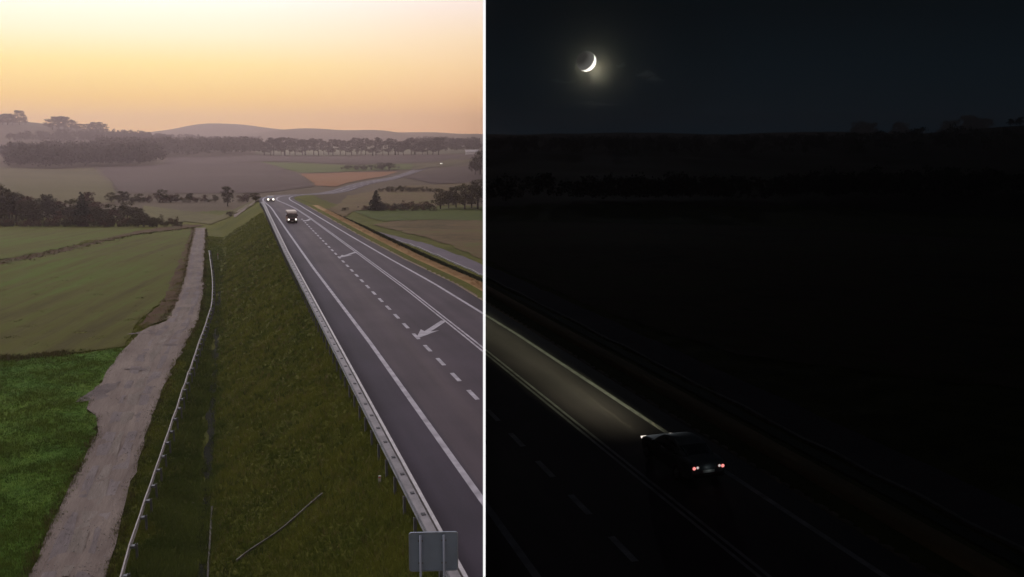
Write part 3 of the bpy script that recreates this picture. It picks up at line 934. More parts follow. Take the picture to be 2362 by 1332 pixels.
def blades(name, X, Y, hgt, wid, c0, c1, spread, k, label, cat='grass'):
    """k leaning blades per tuft; colour drawn between c0 and c1 for each tuft"""
    Z = height(X, Y); n = len(X)
    f1 = .5 + .5 * np.sin(X * .9 + 1.7 * np.sin(Y * .6)) * np.sin(Y * .75 + np.sin(X * .5))
    t = np.clip(.70 * f1 + .30 * rng.random(n), 0, 1)
    col = c0[None, :] + (c1 - c0)[None, :] * t[:, None]
    X, Y, Z = np.repeat(X, k), np.repeat(Y, k), np.repeat(Z, k)
    H_ = np.repeat(hgt * (.55 + .9 * f1 * .6 + .3 * rng.random(n)), k) * (.6 + .7 * rng.random(n * k))
    W_ = np.repeat(wid, k) * (.7 + .6 * rng.random(n * k))
    a = rng.random(n * k) * 2 * np.pi; b = rng.random(n * k) * 2 * np.pi
    lean = .08 + .45 * rng.random(n * k)
    sp_ = np.repeat(spread, k) * rng.random(n * k)
    bx, by = X + sp_ * np.cos(a), Y + sp_ * np.sin(a)
    wx, wy = np.cos(b) * W_, np.sin(b) * W_
    v = np.empty((n * k, 3, 3), np.float32)
    v[:, 0] = np.stack([bx - wx, by - wy, Z - .02], 1); v[:, 1] = np.stack([bx + wx, by + wy, Z - .02], 1)
    v[:, 2] = np.stack([bx + H_ * lean * np.cos(a), by + H_ * lean * np.sin(a), Z + H_], 1)
    me = np_mesh(name, v.reshape(-1, 3), np.arange(n * k * 3).reshape(-1, 3), M_BLADE)
    C = np.repeat(np.column_stack([np.repeat(col, k, 0) * (.8 + .4 * rng.random((n * k, 1))), np.ones(n * k)]), 3, 0).astype(np.float32)
    at_ = me.color_attributes.new('tint', 'FLOAT_COLOR', 'POINT')
    if len(me.vertices) == len(C): at_.data.foreach_set('color', C.ravel())
    tag(link(name, me), label, cat, kind='stuff')


def scatter():
    n = 420000
    az = np.radians(rng.uniform(-33, 0.0, n)); r = np.exp(rng.uniform(math.log(24), math.log(190), n))
    X, Y = r * np.sin(az), r * np.cos(az)
    s, w = sw(X, Y)
    free = (w < -6.0) | (w > np.interp(s, RE_S, RE_W) + .5)
    jx, jy = rng.normal(size=n) * .16, rng.normal(size=n) * .3      # ragged edges
    tr = in_poly(TRACK, X + jx, Y + jy); me_ = in_poly(MEADOW, X + jx, Y + jy * 2); cr = in_poly(CROP, X + jx, Y + jy * 2)
    wob = .35 * np.sin(s * .8) + .25 * np.sin(s * 2.3 + 1) + .5 * rng.normal(size=n) * .5
    core = (w < -13.6 + wob) & (w > -16.5 + wob) & (s < 170)
    crack = (np.abs(w + 14.05 - .10 * np.sin(s * .9)) < .16 + .16 * np.sin(s * .23 + 1.2) + .06 * np.sin(s * 1.7))
    ditch = core & ~crack
    A = np.array
    g = free & ~tr & me_
    blades('meadow_grass', X[g], Y[g], .13 + .0005 * r[g], .0075 * (r[g] / 35), A([.036, .084, .008]), A([.130, .170, .024]), .09 * r[g] / 35, 6, 'bright green tufted meadow grass left of the farm track')
    g = free & ~tr & cr & (rng.random(n) < .35)
    blades('field_crop', X[g], Y[g], .06 + 0 * r[g], .014 * (r[g] / 45), A([.055, .056, .018]), A([.085, .105, .026]), .07 * r[g] / 35, 3, 'thin olive crop on the field beyond the meadow', 'crop')
    g = free & ~tr & ~me_ & ~cr & (w < 0) & ~core & ~crack & (w > -40)
    blades('embankment_grass', X[g], Y[g], .12 + .0004 * r[g], .0068 * (r[g] / 35), A([.066, .104, .012]), A([.215, .225, .040]), .10 * r[g] / 35, 6, 'olive and brown grass covering the highway embankment')
    g = ditch & ~tr
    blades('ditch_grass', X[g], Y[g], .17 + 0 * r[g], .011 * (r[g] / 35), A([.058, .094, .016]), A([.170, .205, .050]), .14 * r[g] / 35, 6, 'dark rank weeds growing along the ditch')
    g = free & (w > 9.2) & (w < np.interp(s, RE_S, RE_W) + 9) & (r > 60) & (w > np.interp(s, RE_S, RE_W) + 2.9)
    blades('slope_grass', X[g], Y[g], .2 + 0 * r[g], .02 * (r[g] / 35), A([.016, .024, .012]), A([.040, .046, .020]), .12 * r[g] / 35, 3, 'dark green grass on the slope right of the highway')
    g = free & (w > np.interp(s, RE_S, RE_W) + 1.5) & (w < np.interp(s, RE_S, RE_W) + 2.7) & (r > 60)
    blades('verge_grass', X[g], Y[g], .10 + 0 * r[g], .016 * (r[g] / 35), A([.24, .145, .07]), A([.40, .26, .13]), .1 * r[g] / 35, 3, 'dry tan grass on the verge right of the highway')


scatter()


def rank_tufts():
    A = np.array
    # taller ragged growth along the edges of track and fields
    E = []
    for P, n, s_ in ((TR_L, 2600, .22), (TR_R, 2600, .22), (np.array(CROP[9:12] + [CROP[11] + (CROP[11] - CROP[10])]), 1500, .5), (np.array(CROP[1:5]), 1300, 1.0)):
        q = along(P, rng.random(n) ** 1.6 if P is TR_L or P is TR_R else rng.random(n)); E.append(q + rng.normal(size=(n, 2)) * s_)
    q = np.concatenate(E); ok = ~in_poly(TRACK, q[:, 0] + rng.normal(size=len(q)) * .1, q[:, 1]); q = q[ok]
    r = np.hypot(q[:, 0], q[:, 1])
    blades('edge_weeds', q[:, 0], q[:, 1], .24 + 0 * r, .010 * r / 35, A([.045, .060, .014]), A([.150, .120, .050]), .12 + 0 * r, 7, 'ragged weeds along the edges of the farm track and fields', 'weeds')
    # scattered tufts on the embankment: dry stalks and dark docks
    n = 2600
    s = np.exp(rng.uniform(math.log(22), math.log(150), n)); w = rng.uniform(-13.6, -6.6, n)
    X, Y = uv2xy(s, w + V0); r = np.hypot(X, Y)
    h_ = rng.random(n)
    g = h_ < .5
    blades('embankment_weeds', X[g], Y[g], .26 + 0 * r[g], .011 * r[g] / 35, A([.035, .062, .012]), A([.085, .115, .026]), .16 + 0 * r[g], 12, 'scattered dark green weeds on the highway embankment', 'weeds')
    g = ~g
    blades('dry_stalks', X[g], Y[g], .30 + 0 * r[g], .006 * r[g] / 35, A([.150, .115, .055]), A([.260, .200, .105]), .14 + 0 * r[g], 9, 'scattered dry tan stalks on the highway embankment', 'weeds')
    # stones lying on the track
    n = 5200
    f = rng.random(n) ** 1.7; a, b = along(TR_L, f), along(TR_R, f); k = rng.random(n)[:, None] ** .8
    c = a + (b - a) * k; z = height(c[:, 0], c[:, 1]) + .06 + .00045 * np.hypot(c[:, 0], c[:, 1]); sz = .012 + .035 * rng.random(n) ** 3
    o6 = np.array([(1, 0, 0), (0, 1, 0), (-1, 0, 0), (0, -1, 0), (0, 0, .7), (0, 0, -.7)])
    V = o6[None] * sz[:, None, None] * (.6 + .8 * rng.random((n, 6, 1))) + np.column_stack([c, z])[:, None, :]
    fc = np.array([(0, 1, 4), (1, 2, 4), (2, 3, 4), (3, 0, 4), (1, 0, 5), (2, 1, 5), (3, 2, 5), (0, 3, 5)])
    Fc = (fc[None] + (np.arange(n) * 6)[:, None, None]).reshape(-1, 3)
    tag(link('track_stones', np_mesh('track_stones', V.reshape(-1, 3), Fc, mat_plain('limestone', (.22, .195, .175), .9, noise=.4, scale=.8))), 'loose pale stones lying on the farm track', 'stones', kind='stuff')


rank_tufts()

# ------------------------------------------------------------------ trees
M_BARK = mat_plain('bark', (.06, .045, .035), .95, noise=.3)
LEAF = {'dark': mat_leaf('leaf_dark', (.026, .023, .016), (.070, .058, .026)), 'olive': mat_leaf('leaf_olive', (.034, .034, .014), (.085, .068, .026)),
        'rust': mat_leaf('leaf_rust', (.045, .024, .016), (.085, .045, .024)), 'spruce': mat_leaf('leaf_spruce', (.014, .018, .012), (.026, .030, .018)),
        'far': mat_leaf('leaf_far', (.034, .028, .020), (.062, .048, .030))}


def leaf_cloud(centres, radii, per, size, flat=.8):
    """leaf-clump triangles spread through blobs"""
    vs_, n = [], 0
    for c, r_ in zip(centres, radii):
        m_ = max(6, int(per * (r_ ** 2)))
        d = rng.normal(size=(m_, 3)); d /= np.linalg.norm(d, axis=1)[:, None]
        rad = r_ * rng.random(m_) ** .45
        p = c + d * rad[:, None] * np.array([1, 1, flat])
        nr = d + rng.normal(size=(m_, 3)) * .8; nr /= np.linalg.norm(nr, axis=1)[:, None]
        a = np.cross(nr, rng.normal(size=(m_, 3))); a /= np.linalg.norm(a, axis=1)[:, None]; b = np.cross(nr, a)
        s_ = size * (.6 + .8 * rng.random(m_))[:, None]
        vs_.append(np.stack([p + a * s_, p - a * s_ * .5 + b * s_ * .8, p - a * s_ * .6 - b * s_ * .7], 1))
    v = np.concatenate(vs_).reshape(-1, 3)
    return v, np.arange(len(v)).reshape(-1, 3)


def tree_kind(kind, seed, mat):
    """unit-height tree meshes: trunk and crown"""
    global rng
    keep = rng; rng = np.random.default_rng(seed); mb = MB()
    if kind == 'spruce':
        mb.tube((0, 0, -.03), (0, 0, .95), .022, .004, 6)
        cs, rs = [], []
        for k in range(26):
            z = .10 + .86 * k / 25; rr = .21 * (1 - (z - .1) / .9) ** .85 + .012
            for q in range(5):
                a = rng.random() * 6.28; cs.append(np.array([math.cos(a) * rr * .6, math.sin(a) * rr * .6, z])); rs.append(rr * .55)
        v, f = leaf_cloud(cs, rs, 3800, .020, .5)
    elif kind == 'bush':
        for q in range(5): mb.tube((0, 0, -.03), (.25 * math.cos(q * 1.3), .25 * math.sin(q * 1.3), .6), .02, .006, 5)
        cs = [np.array([rng.normal() * .32, rng.normal() * .32, .2 + .55 * rng.random()]) for _ in range(22)]; rs = list(.14 + .14 * rng.random(22))
        v, f = leaf_cloud(cs, rs, 1500, .035)
    elif kind == 'tall':
        mb.tube((0, 0, -.03), (.01, 0, .9), .022, .005, 6)
        cs, rs = [], []
        for k in range(30):
            z = .26 + .68 * rng.random(); rr = .13 * math.sin(math.pi * min(1, max(.12, (z - .2) / .82))) + .03; a = rng.random() * 6.28
            cs.append(np.array([math.cos(a) * rr, math.sin(a) * rr, z])); rs.append(.05 + .06 * rng.random())
            if k % 3 == 0: mb.tube((0, 0, z - .12), cs[-1], .008, .003, 4)
        v, f = leaf_cloud(cs, rs, 9000, .022)
    else:
        mb.tube((0, 0, -.03), (0, 0, .42), .030, .020, 7)
        cs, rs = [], []
        for k in range(34):
            a = rng.random() * 6.28; z = .24 + .66 * rng.random(); rr = .34 * math.sqrt(max(0, 1 - ((z - .52) / .46) ** 2)) * rng.random() ** .5
            cs.append(np.array([math.cos(a) * rr, math.sin(a) * rr, z])); rs.append(.07 + .08 * rng.random())
            if k % 3 == 0: mb.tube((0, 0, .30), cs[-1], .012, .003, 4)
        v, f = leaf_cloud(cs, rs, 4200, .026)
    rng = keep
    crown = np_mesh('crown', v, f, mat)
    trunk = bpy.data.meshes.new('trunk'); trunk.from_pydata(mb.v, [], mb.f); trunk.materials.append(M_BARK)
    return trunk, crown


KINDS = {}
for kd, mt in (('round', 'dark'), ('round', 'olive'), ('round', 'rust'), ('round', 'far'), ('tall', 'dark'), ('tall', 'olive'), ('tall', 'far'), ('spruce', 'spruce'), ('bush', 'dark'), ('bush', 'rust'), ('bush', 'olive'), ('bush', 'far')):
    KINDS[(kd, mt)] = [tree_kind(kd, 11 * i + sum(map(ord, kd + mt)), LEAF[mt]) for i in range(2)]


def tree(kd, mt, p, h_, label, group=None, name=None, wide=1.0):
    tk, cr = KINDS[(kd, mt)][random.randrange(2)]
    nm = name or {'spruce': 'spruce_tree', 'bush': 'bush'}.get(kd, 'deciduous_tree')
    o = tag(empty(nm, (p[0], p[1], p[2] - .1), random.random() * 6.28), label, 'bush' if kd == 'bush' else 'tree', group)
    o.scale = (h_ * wide, h_ * wide, h_)
    link('trunk', tk, o); link('crown', cr, o)
    return o


def tree_px(kd, mt, px, base_py, top_py, label, group=None, wide=1.0, depth=0.0):
    p = at(px, base_py)
    if depth:
        q = p[:2] * (1 + depth / np.hypot(*p[:2])); p = np.array([q[0], q[1], float(height(q[0], q[1])[0])])
    d = math.hypot(p[0], p[1]); zt = CAM_H + d * (HORIZON - top_py) / 2067.0
    return tree(kd, mt, p, max(1.0, zt - p[2]), label, group, wide=wide)


# clump on the left behind the green fields
G1 = 'trees of the dark clump left behind the fields'
tree_px('spruce', 'spruce', 192, 520, 430, 'pointed dark spruce rising from the clump left behind the fields', wide=1.35)
tree_px('round', 'dark', 112, 512, 434, 'round-crowned dark tree beside the pointed spruce in the left clump', depth=6)
tree_px('tall', 'olive', 12, 515, 412, 'tallest tree at the left edge of the dark clump behind the fields')
tree_px('round', 'rust', 205, 505, 430, 'bare reddish tree just behind the pointed spruce', depth=25)
for (px, top, kd, mt, w_) in ((-45, 428, 'round', 'rust', 1.2), (-5, 436, 'round', 'dark', 1.3), (24, 438, 'round', 'dark', 1.3), (52, 440, 'round', 'rust', 1.2), (80, 452, 'round', 'dark', 1.2), (126, 462, 'round', 'dark', 1.2), (176, 468, 'round', 'dark', 1.2), (216, 462, 'round', 'dark', 1.2), (246, 470, 'round', 'dark', 1.2), (278, 474, 'round', 'dark', 1.3), (306, 470, 'round', 'dark', 1.3), (336, 480, 'round', 'dark', 1.3), (-60, 425, 'round', 'dark', 1), (-20, 440, 'round', 'olive', 1), (38, 432, 'round', 'dark', 1.1), (66, 446, 'round', 'dark', 1), (88, 470, 'bush', 'dark', 1), (140, 470, 'round', 'rust', 1), (160, 462, 'round', 'dark', 1),
                              (232, 466, 'round', 'dark', 1), (262, 470, 'round', 'rust', 1), (296, 454, 'round', 'olive', 1), (322, 468, 'round', 'dark', 1)):
    tree_px(kd, mt, px, 521, top, 'dark leafy tree in the dense clump left behind the fields', G1, w_ * random.uniform(1.1, 1.45), depth=random.uniform(0, 22))
for k, (px, top) in enumerate(((-55, 424), (-25, 430), (2, 424), (30, 428), (58, 436), (84, 442), (110, 446), (140, 448), (168, 444), (198, 450), (228, 452), (256, 458), (286, 462), (312, 466))):
    tree_px('round', ('dark', 'rust', 'olive')[k % 3], px, 516, top, 'tall tree in the back rank of the left clump', 'back rank of the left clump', random.uniform(1.3, 1.6), depth=random.uniform(12, 30))
for px in list(range(-70, 350, 13)):
    tree_px('bush', random.choice(('dark', 'dark', 'rust')), px + random.uniform(-6, 6), 524, random.uniform(474, 492), 'low dark bush along the front of the left tree clump', 'bushes fronting the left clump', 1.0)
for (px, top) in ((345, 488), (362, 482), (378, 494), (398, 486), (412, 497)):
    tree_px('bush', random.choice(('olive', 'rust', 'dark')), px, 524, top, 'thin bush straggling from the clump toward the farm track', 'bushes by the end of the farm track', .9)
# hedge line beyond the stubble strip
for px in list(range(258, 600, 15)):
    if 505 < px < 548: continue
    tree_px('bush' if px % 2 else 'round', random.choice(('dark', 'rust', 'olive')), px + random.uniform(-4, 4), 466 + (600 - px) * .006, random.uniform(426, 446) + (px > 480) * 8, 'low tree in the hedge line behind the stubble field', 'trees of the hedge behind the stubble field', random.uniform(1.2, 1.7))
tree_px('round', 'dark', 525, 476, 424, 'lone round tree standing left of the highway crest')
tree_px('bush', 'dark', 532, 500, 478, 'small bush at the foot of the lone round tree')
# right of the highway
G2 = 'scrub right of the highway'
tree_px('spruce', 'spruce', 868, 488, 436, 'dark columnar conifer in the scrub right of the highway', wide=1.9)
for (px, top, kd, mt) in ((845, 470, 'bush', 'rust'), (795, 474, 'bush', 'dark'), (890, 462, 'bush', 'dark'), (905, 468, 'bush', 'rust'), (922, 464, 'bush', 'dark'), (940, 458, 'bush', 'rust'), (958, 466, 'bush', 'dark'), (976, 460, 'bush', 'rust'), (992, 466, 'bush', 'dark')):
    tree_px(kd, mt, px, 487, top, 'low autumn bush in the scrub right of the highway', G2, 1.1)
for (px, top, kd, mt) in ((1016, 432, 'round', 'olive'), (1035, 438, 'round', 'dark'), (1052, 428, 'round', 'dark'), (1072, 420, 'round', 'olive'), (1088, 424, 'round', 'dark'), (1102, 412, 'round', 'dark')):
    tree_px(kd, mt, px, 484, top, 'dark tree in the clump beside the added dividing wall', 'trees by the added dividing wall', 1.2, depth=random.uniform(0, 15))
for px in range(880, 1010, 16):
    tree_px('bush', random.choice(('dark', 'olive')), px, 444, random.uniform(424, 432), 'far bush in the hedge behind the right-hand scrub', 'bushes of the hedge behind the scrub', 1.1)
tree_px('round', 'dark', 1108, 404, 345, 'tall dark tree against the dividing wall beyond the far road')
tree_px('round', 'dark', 1096, 404, 362, 'smaller dark tree left of the tall one by the dividing wall')
for px in (800, 822, 838, 856, 880, 898):
    tree_px('bush', 'far', px, 393, 378 - (px > 870) * 6, 'faint bush on the field edge behind the orange field', 'bushes behind the orange field', 1.2)
# avenue of tall trees on the rise
for i, px in enumerate(list(np.arange(608, 1010, 12.5))):
    px = px + random.uniform(-4, 4)
    tree_px('tall' if i % 4 else 'round', 'far', px, 359 + random.uniform(-1, 1), random.uniform(315, 328), 'hazy tall tree in the row along the far rise', 'row of tall trees on the far rise', random.uniform(1.3, 2.0))
# trees on the left hilltop
for (px, top, kd, w_) in ((-8, 272, 'round', 1.6), (6, 270, 'round', 1.7), (18, 271, 'round', 1.7), (30, 274, 'round', 1.6), (46, 264, 'round', 1.2), (58, 278, 'round', 1.3)):
    tree_px(kd, 'far', px, 289, top, 'hazy tree in the leftmost group on the hilltop', 'leftmost hilltop trees', w_)
for (px, top) in ((122, 277), (136, 275), (150, 276), (164, 281), (176, 288), (190, 291)):
    tree_px('round', 'far', px, 300, top, 'hazy tree in the middle group on the hilltop', 'middle hilltop trees', 1.8)
for (px, top) in ((208, 290), (222, 286), (236, 290)):
    tree_px('round', 'far', px, 308, top, 'hazy round tree in the right-hand group on the hilltop', 'right hilltop trees', 1.9)


# woods far off read as one mass
def wood(name, outline_px, n, hlo, hhi, label, seed, mat='far'):
    global rng
    keep = rng; rng = np.random.default_rng(seed)
    P = np.array(plan(outline_px)); lo, hi = P.min(0), P.max(0); X, Y = [], []
    while len(X) < n:
        x, y = rng.uniform(lo[0], hi[0], 400), rng.uniform(lo[1], hi[1], 400); k = in_poly(P, x, y)
        X += list(x[k]); Y += list(y[k])
    X, Y = np.array(X[:n]), np.array(Y[:n]); Z = height(X, Y)
    protos = [leaf_cloud([np.array([rng.normal() * .16, rng.normal() * .16, .3 + .6 * rng.random()]) for _ in range(9)], list(.12 + .12 * rng.random(9)), 550, .055)[0] for _ in range(5)]
    out = []
    for i in range(n):
        a = rng.random() * 6.28; h_ = rng.uniform(hlo, hhi); v = protos[i % 5]
        rot = np.array([[math.cos(a), -math.sin(a), 0], [math.sin(a), math.cos(a), 0], [0, 0, 1]])
        out.append(v @ rot.T * np.array([h_, h_, h_]) + np.array([X[i], Y[i], Z[i] - .04 * h_]))
    rng = keep
    v = np.concatenate(out)
    tag(link(name, np_mesh(name, v, np.arange(len(v)).reshape(-1, 3), LEAF[mat])), label, 'wood', kind='stuff')


wood('far_wood', [(5, 372), (100, 366), (350, 366), (375, 378), (350, 384), (200, 387), (60, 390), (20, 384)], 420, 15, 21, 'long dark wood beyond the olive pasture at the left', 3)
wood('far_wood', [(240, 352), (420, 350), (600, 352), (604, 358), (380, 363), (300, 366), (200, 362)], 300, 17, 23, 'hazy wood behind the ploughed field left of the tree row', 4)
wood('far_wood', [(960, 340), (1106, 338), (1106, 352), (960, 354)], 150, 14, 22, 'faint wood at the right end of the tall tree row', 5)
wood('far_wood', [(280, 316), (400, 322), (600, 326), (600, 330), (380, 328), (280, 324)], 160, 9, 14, 'thin hazy wood along the foot of the hills', 6)
wood('hill_wood', [(120, 318), (330, 318), (400, 326), (390, 334), (120, 336), (0, 326)], 300, 9, 15, 'mauve woods on the lower slope of the left hill', 12)
# the same country by night
wood('night_wood', [(1130, 330), (1700, 330), (2500, 330), (2500, 360), (1700, 360), (1130, 360)], 420, 14, 24, 'black wood across the night side below the skyline', 8, 'dark')
wood('night_wood', [(1130, 460), (1600, 455), (1900, 440), (2500, 440), (2500, 468), (1900, 470), (1130, 474)], 260, 8, 12, 'nearer black tree belt behind the night field', 9, 'dark')
for (px, top) in ((1985, 284), (2010, 287), (2075, 286), (2190, 284), (2232, 274), (2250, 279), (2268, 281), (2330, 283), (2352, 280)):
    tree_px('round', 'dark', px, 293, top, 'black tree silhouette on the night skyline', 'trees on the night skyline', 1.3)
# long white barn far off
bp_ = at(1090, 356)
barn = tag(empty('barn', tuple(bp_), R(4)), 'small long white barn far off near the dividing wall', 'building')
MB().box(-9, 7, -4, 4, -1, 3.2).build('wall', mat_plain('white_render', (.8, .78, .75), .8), barn)
MB().prism([(-4.6, 3.2), (4.6, 3.2), (0, 5.6)], 'x', -9.5, 7.5).build('roof', mat_plain('roof_sheet', (.4, .36, .36), .7), barn)

# ------------------------------------------------------------------ vehicles
M_TYRE = mat_plain('tyre', (.012, .012, .013), .8); M_RIM = mat_plain('alloy', (.35, .35, .37), .35, .8)
M_GLASS = mat_plain('dark_glass', (.012, .013, .016), .06, spec=1.0)
M_BLACKCAR = mat_plain('black_car_paint', (.16, .175, .19), .45, .0, spec=.6)
M_TRIM = mat_plain('black_trim', (.008, .008, .009), .5)
M_CHROME = mat_plain('bright_trim', (.5, .5, .5), .25, .9)
M_LAMP = mat_emit('headlamp_glow', (1.0, .90, .80), 1.2)


def heading(s):
    return math.atan2(np.interp(s, CL_S, _t[:, 1]), np.interp(s, CL_S, _t[:, 0])) - math.pi / 2


def wheel(parent, x, y, r_, w_):
    t = MB().disc((x, y, r_), (1, 0, 0), r_, w_, 24).build('wheel', M_TYRE, parent, False, .012)
    sgn = 1 if x > 0 else -1
    rim_ = MB().disc((x + sgn * w_ * .5, y, r_), (1, 0, 0), r_ * .64, .012, 20)
    for k in range(5):
        a = 2 * math.pi * k / 5
        rim_.tube((x + sgn * (w_ * .5 + .012), y, r_), (x + sgn * (w_ * .5 + .008), y + math.cos(a) * r_ * .6, r_ + math.sin(a) * r_ * .6), .03, .022, 6)
    rim_.build('rim', M_RIM, t)


def sedan(name, s, w, forward, paint, label, lights):
    """+y is the front of the car"""
    x, y, z = cl_point(s, w)
    o = tag(empty(name, (x, y, z + .006), heading(s) + (0 if forward else math.pi)), label, 'car')
    # lower body: stations from tail to nose (y, half width, sill z, shoulder z, deck z)
    st = [(-2.28, .66, .42, .72, .80), (-2.24, .76, .34, .80, .93), (-2.05, .84, .26, .86, 1.01), (-1.55, .88, .22, .88, 1.03), (-.9, .895, .20, .88, .98), (0, .90, .20, .86, .95),
          (.8, .895, .20, .83, .93), (1.15, .885, .20, .81, .92), (1.6, .87, .22, .77, .87), (2.0, .83, .24, .70, .79), (2.2, .76, .27, .62, .71), (2.30, .64, .32, .54, .62)]
    rings = []
    for (yy, hw, z0, zs, zd) in st:
        half = [(hw * .80, z0), (hw * .96, z0 + .06), (hw, z0 + .20), (hw, zs - .10), (hw * .985, zs), (hw * .93, zd - .02), (hw * .74, zd), (hw * .36, zd + .02)]
        ring = [(a, yy, b) for a, b in half] + [(-a, yy, b) for a, b in reversed(half)]
        rings.append(ring)
    MB().loft(rings).build('body', paint, o, True)
    # cabin
    cab = [(-1.62, .58, 1.02, .60), (-1.30, .64, 1.18, .66), (-.95, .66, 1.34, .72), (-.45, .67, 1.445, .76), (.1, .66, 1.44, .78), (.45, .64, 1.36, .78), (.85, .62, 1.14, .76), (1.15, .60, .93, .74)]
    rings = []
    for (yy, ht, zt, hb) in cab:
        zb_ = .90 if yy > -1.2 else .96
        hb_ = .80 if -1.4 < yy < 1.0 else .72
        half = [(hb_, zb_), (hb_ - (hb_ - ht) * .5, zb_ + (zt - zb_) * .55), (ht * .98, zt - .05 * (zt - zb_) / .5), (ht * .80, zt), (ht * .3, zt + .012)]
        rings.append([(a, yy, b) for a, b in half] + [(-a, yy, b) for a, b in reversed(half)])
    MB().loft(rings).build('cabin', paint, o, True)
    # glass panes a little proud of the cabin
    def side_pt(yy, k, sgn):
        ys = [c[0] for c in cab]; zt = np.interp(yy, ys, [c[2] for c in cab]); ht = np.interp(yy, ys, [c[1] for c in cab])
        zb_, hb_ = .92, .80
        zz = zb_ + (zt - .07 - zb_) * k
        return (sgn * (hb_ - (hb_ - ht) * min(1, k * 1.05) + .012), yy, zz)
    for sgn in (-1, 1):
        for (y0, y1) in ((-1.15, -.33), (-.25, .72)):
            g = []
            for yy in np.linspace(y0, y1, 7): g.append([side_pt(yy, k, sgn) for k in (0.06, .5, .95)])
            MB().loft(g, closed=False, caps=False).build('window', M_GLASS, o, True)
        MB().tube((sgn * .905, -.25, .80), (sgn * .905, -.06, .80), .014, .014, 6).build('door_handle', M_CHROME, o)
        mr_ = MB().box(min(sgn * .86, sgn * 1.04), max(sgn * .86, sgn * 1.04), .60, .74, .92, 1.06).build('mirror', paint, o, True, .03)
        MB().box(-.895 - .008 if sgn < 0 else .887, -.887 if sgn < 0 else .903, -1.0, 1.1, .38, .41).build('side_trim', M_TRIM, o)
    for (ya, za, yb, zb2, nm, wd0, wd1) in ((.98, 1.00, .50, 1.345, 'windscreen', .62, .58), (-1.52, 1.05, -.98, 1.345, 'rear_window', .56, .60)):
        g = []
        for k in np.linspace(0, 1, 5):
            yy = ya + (yb - ya) * k; hw = wd0 + (wd1 - wd0) * k
            zz = float(np.interp(yy, [c[0] for c in cab], [c[2] for c in cab])) + .022
            g.append([(a * hw, yy, zz - .03 * abs(a) ** 3) for a in (-1, -.5, 0, .5, 1)])
        MB().loft(g, closed=False, caps=False).build(nm, M_GLASS, o, True)
    for sx_ in (-1, 1):
        for yy in (-1.36, 1.40):
            wheel(o, sx_ * .80, yy, .315, .21)
    MB().box(-.70, .70, -2.335, -2.27, .40, .56).build('rear_bumper', M_TRIM, o, True, .03)
    MB().box(-.62, .62, 2.28, 2.335, .34, .48).build('front_bumper', M_TRIM, o, True, .02)
    plate = MB().box(-.26, .26, -2.345, -2.325, .60, .71).build('number_plate', mat_plain('plate_white', (.85, .85, .82), .5), o)
    for sx_ in (-1, 1):
        tl = MB().prism([(sx_ * .40, .76), (sx_ * .72, .73), (sx_ * .74, .86), (sx_ * .42, .90)], 'y', -2.30, -2.24).build('tail_light', mat_plain('tail_lens', (.25, .02, .02), .2), o)
        if lights:
            MB().disc((sx_ * .64, -2.312, .81), (0, 1, 0), .068, .02, 14).build('red_lamp', mat_emit('red_lamp_glow', (1.0, .30, .27), 1.15), tl)
            MB().disc((sx_ * .49, -2.312, .83), (0, 1, 0), .052, .02, 14).build('white_lamp', mat_emit('reverse_lamp_glow', (1.0, .88, .82), .55), tl)
        hl = MB().prism([(sx_ * .46, .60), (sx_ * .74, .60), (sx_ * .78, .70), (sx_ * .50, .70)], 'y', 2.12, 2.27).build('headlight', M_LAMP if lights else M_GLASS, o)
    return o


night_car = sedan('parked_car' if False else 'sedan_car', 32.5, 5.95, True, M_BLACKCAR, 'black sedan with glowing tail lights driving away on the night lane', True)


def beam_pattern(ld):
    """dipped-beam pattern: most of the light just under the horizon, little close to the bumper, kept to the lane"""
    ld.use_nodes = True; nt = ld.node_tree; N, L = nt.nodes, nt.links
    em = N.get('Emission') or N.new('ShaderNodeEmission')
    tc = N.new('ShaderNodeTexCoord'); sp = N.new('ShaderNodeSeparateXYZ'); L.new(tc.outputs['Normal'], sp.inputs[0])

    def op(o, a, b=None, c=None):
        n = N.new('ShaderNodeMath'); n.operation = o
        for i, v in enumerate((a, b, c)):
            if v is None: continue
            if isinstance(v, (int, float)): n.inputs[i].default_value = v
            else: L.new(v, n.inputs[i])
        return n.outputs[0]
    z = op('ABSOLUTE', sp.outputs['Z'])
    t_ = op('DIVIDE', op('ABSOLUTE', sp.outputs['Y']), z)            # tangent of the angle under the lamp
    x_ = op('DIVIDE', op('ABSOLUTE', sp.outputs['X']), z)
    tt = op('MAXIMUM', t_, .0135)
    i_ = op('DIVIDE', 1.0, op('POWER', tt, 2.55))
    near_ = N.new('ShaderNodeMapRange'); near_.interpolation_type = 'SMOOTHSTEP'
    for i, v in enumerate((.2, 8.0, .0, 1.0)): near_.inputs[1 + i].default_value = v
    L.new(op('DIVIDE', .66, tt), near_.inputs[0])                     # metres ahead at which this ray meets the road
    lat = N.new('ShaderNodeMapRange'); lat.interpolation_type = 'SMOOTHSTEP'
    for i, v in enumerate((3.3, .5, 0.0, 1.0)): lat.inputs[1 + i].default_value = v
    L.new(op('DIVIDE', x_, op('ADD', tt, .004)), lat.inputs[0])
    below = op('LESS_THAN', sp.outputs['Y'], 0.0)
    L.new(op('MULTIPLY', op('MULTIPLY', i_, lat.outputs[0]), op('MULTIPLY', near_.outputs[0], below)), em.inputs['Strength'])


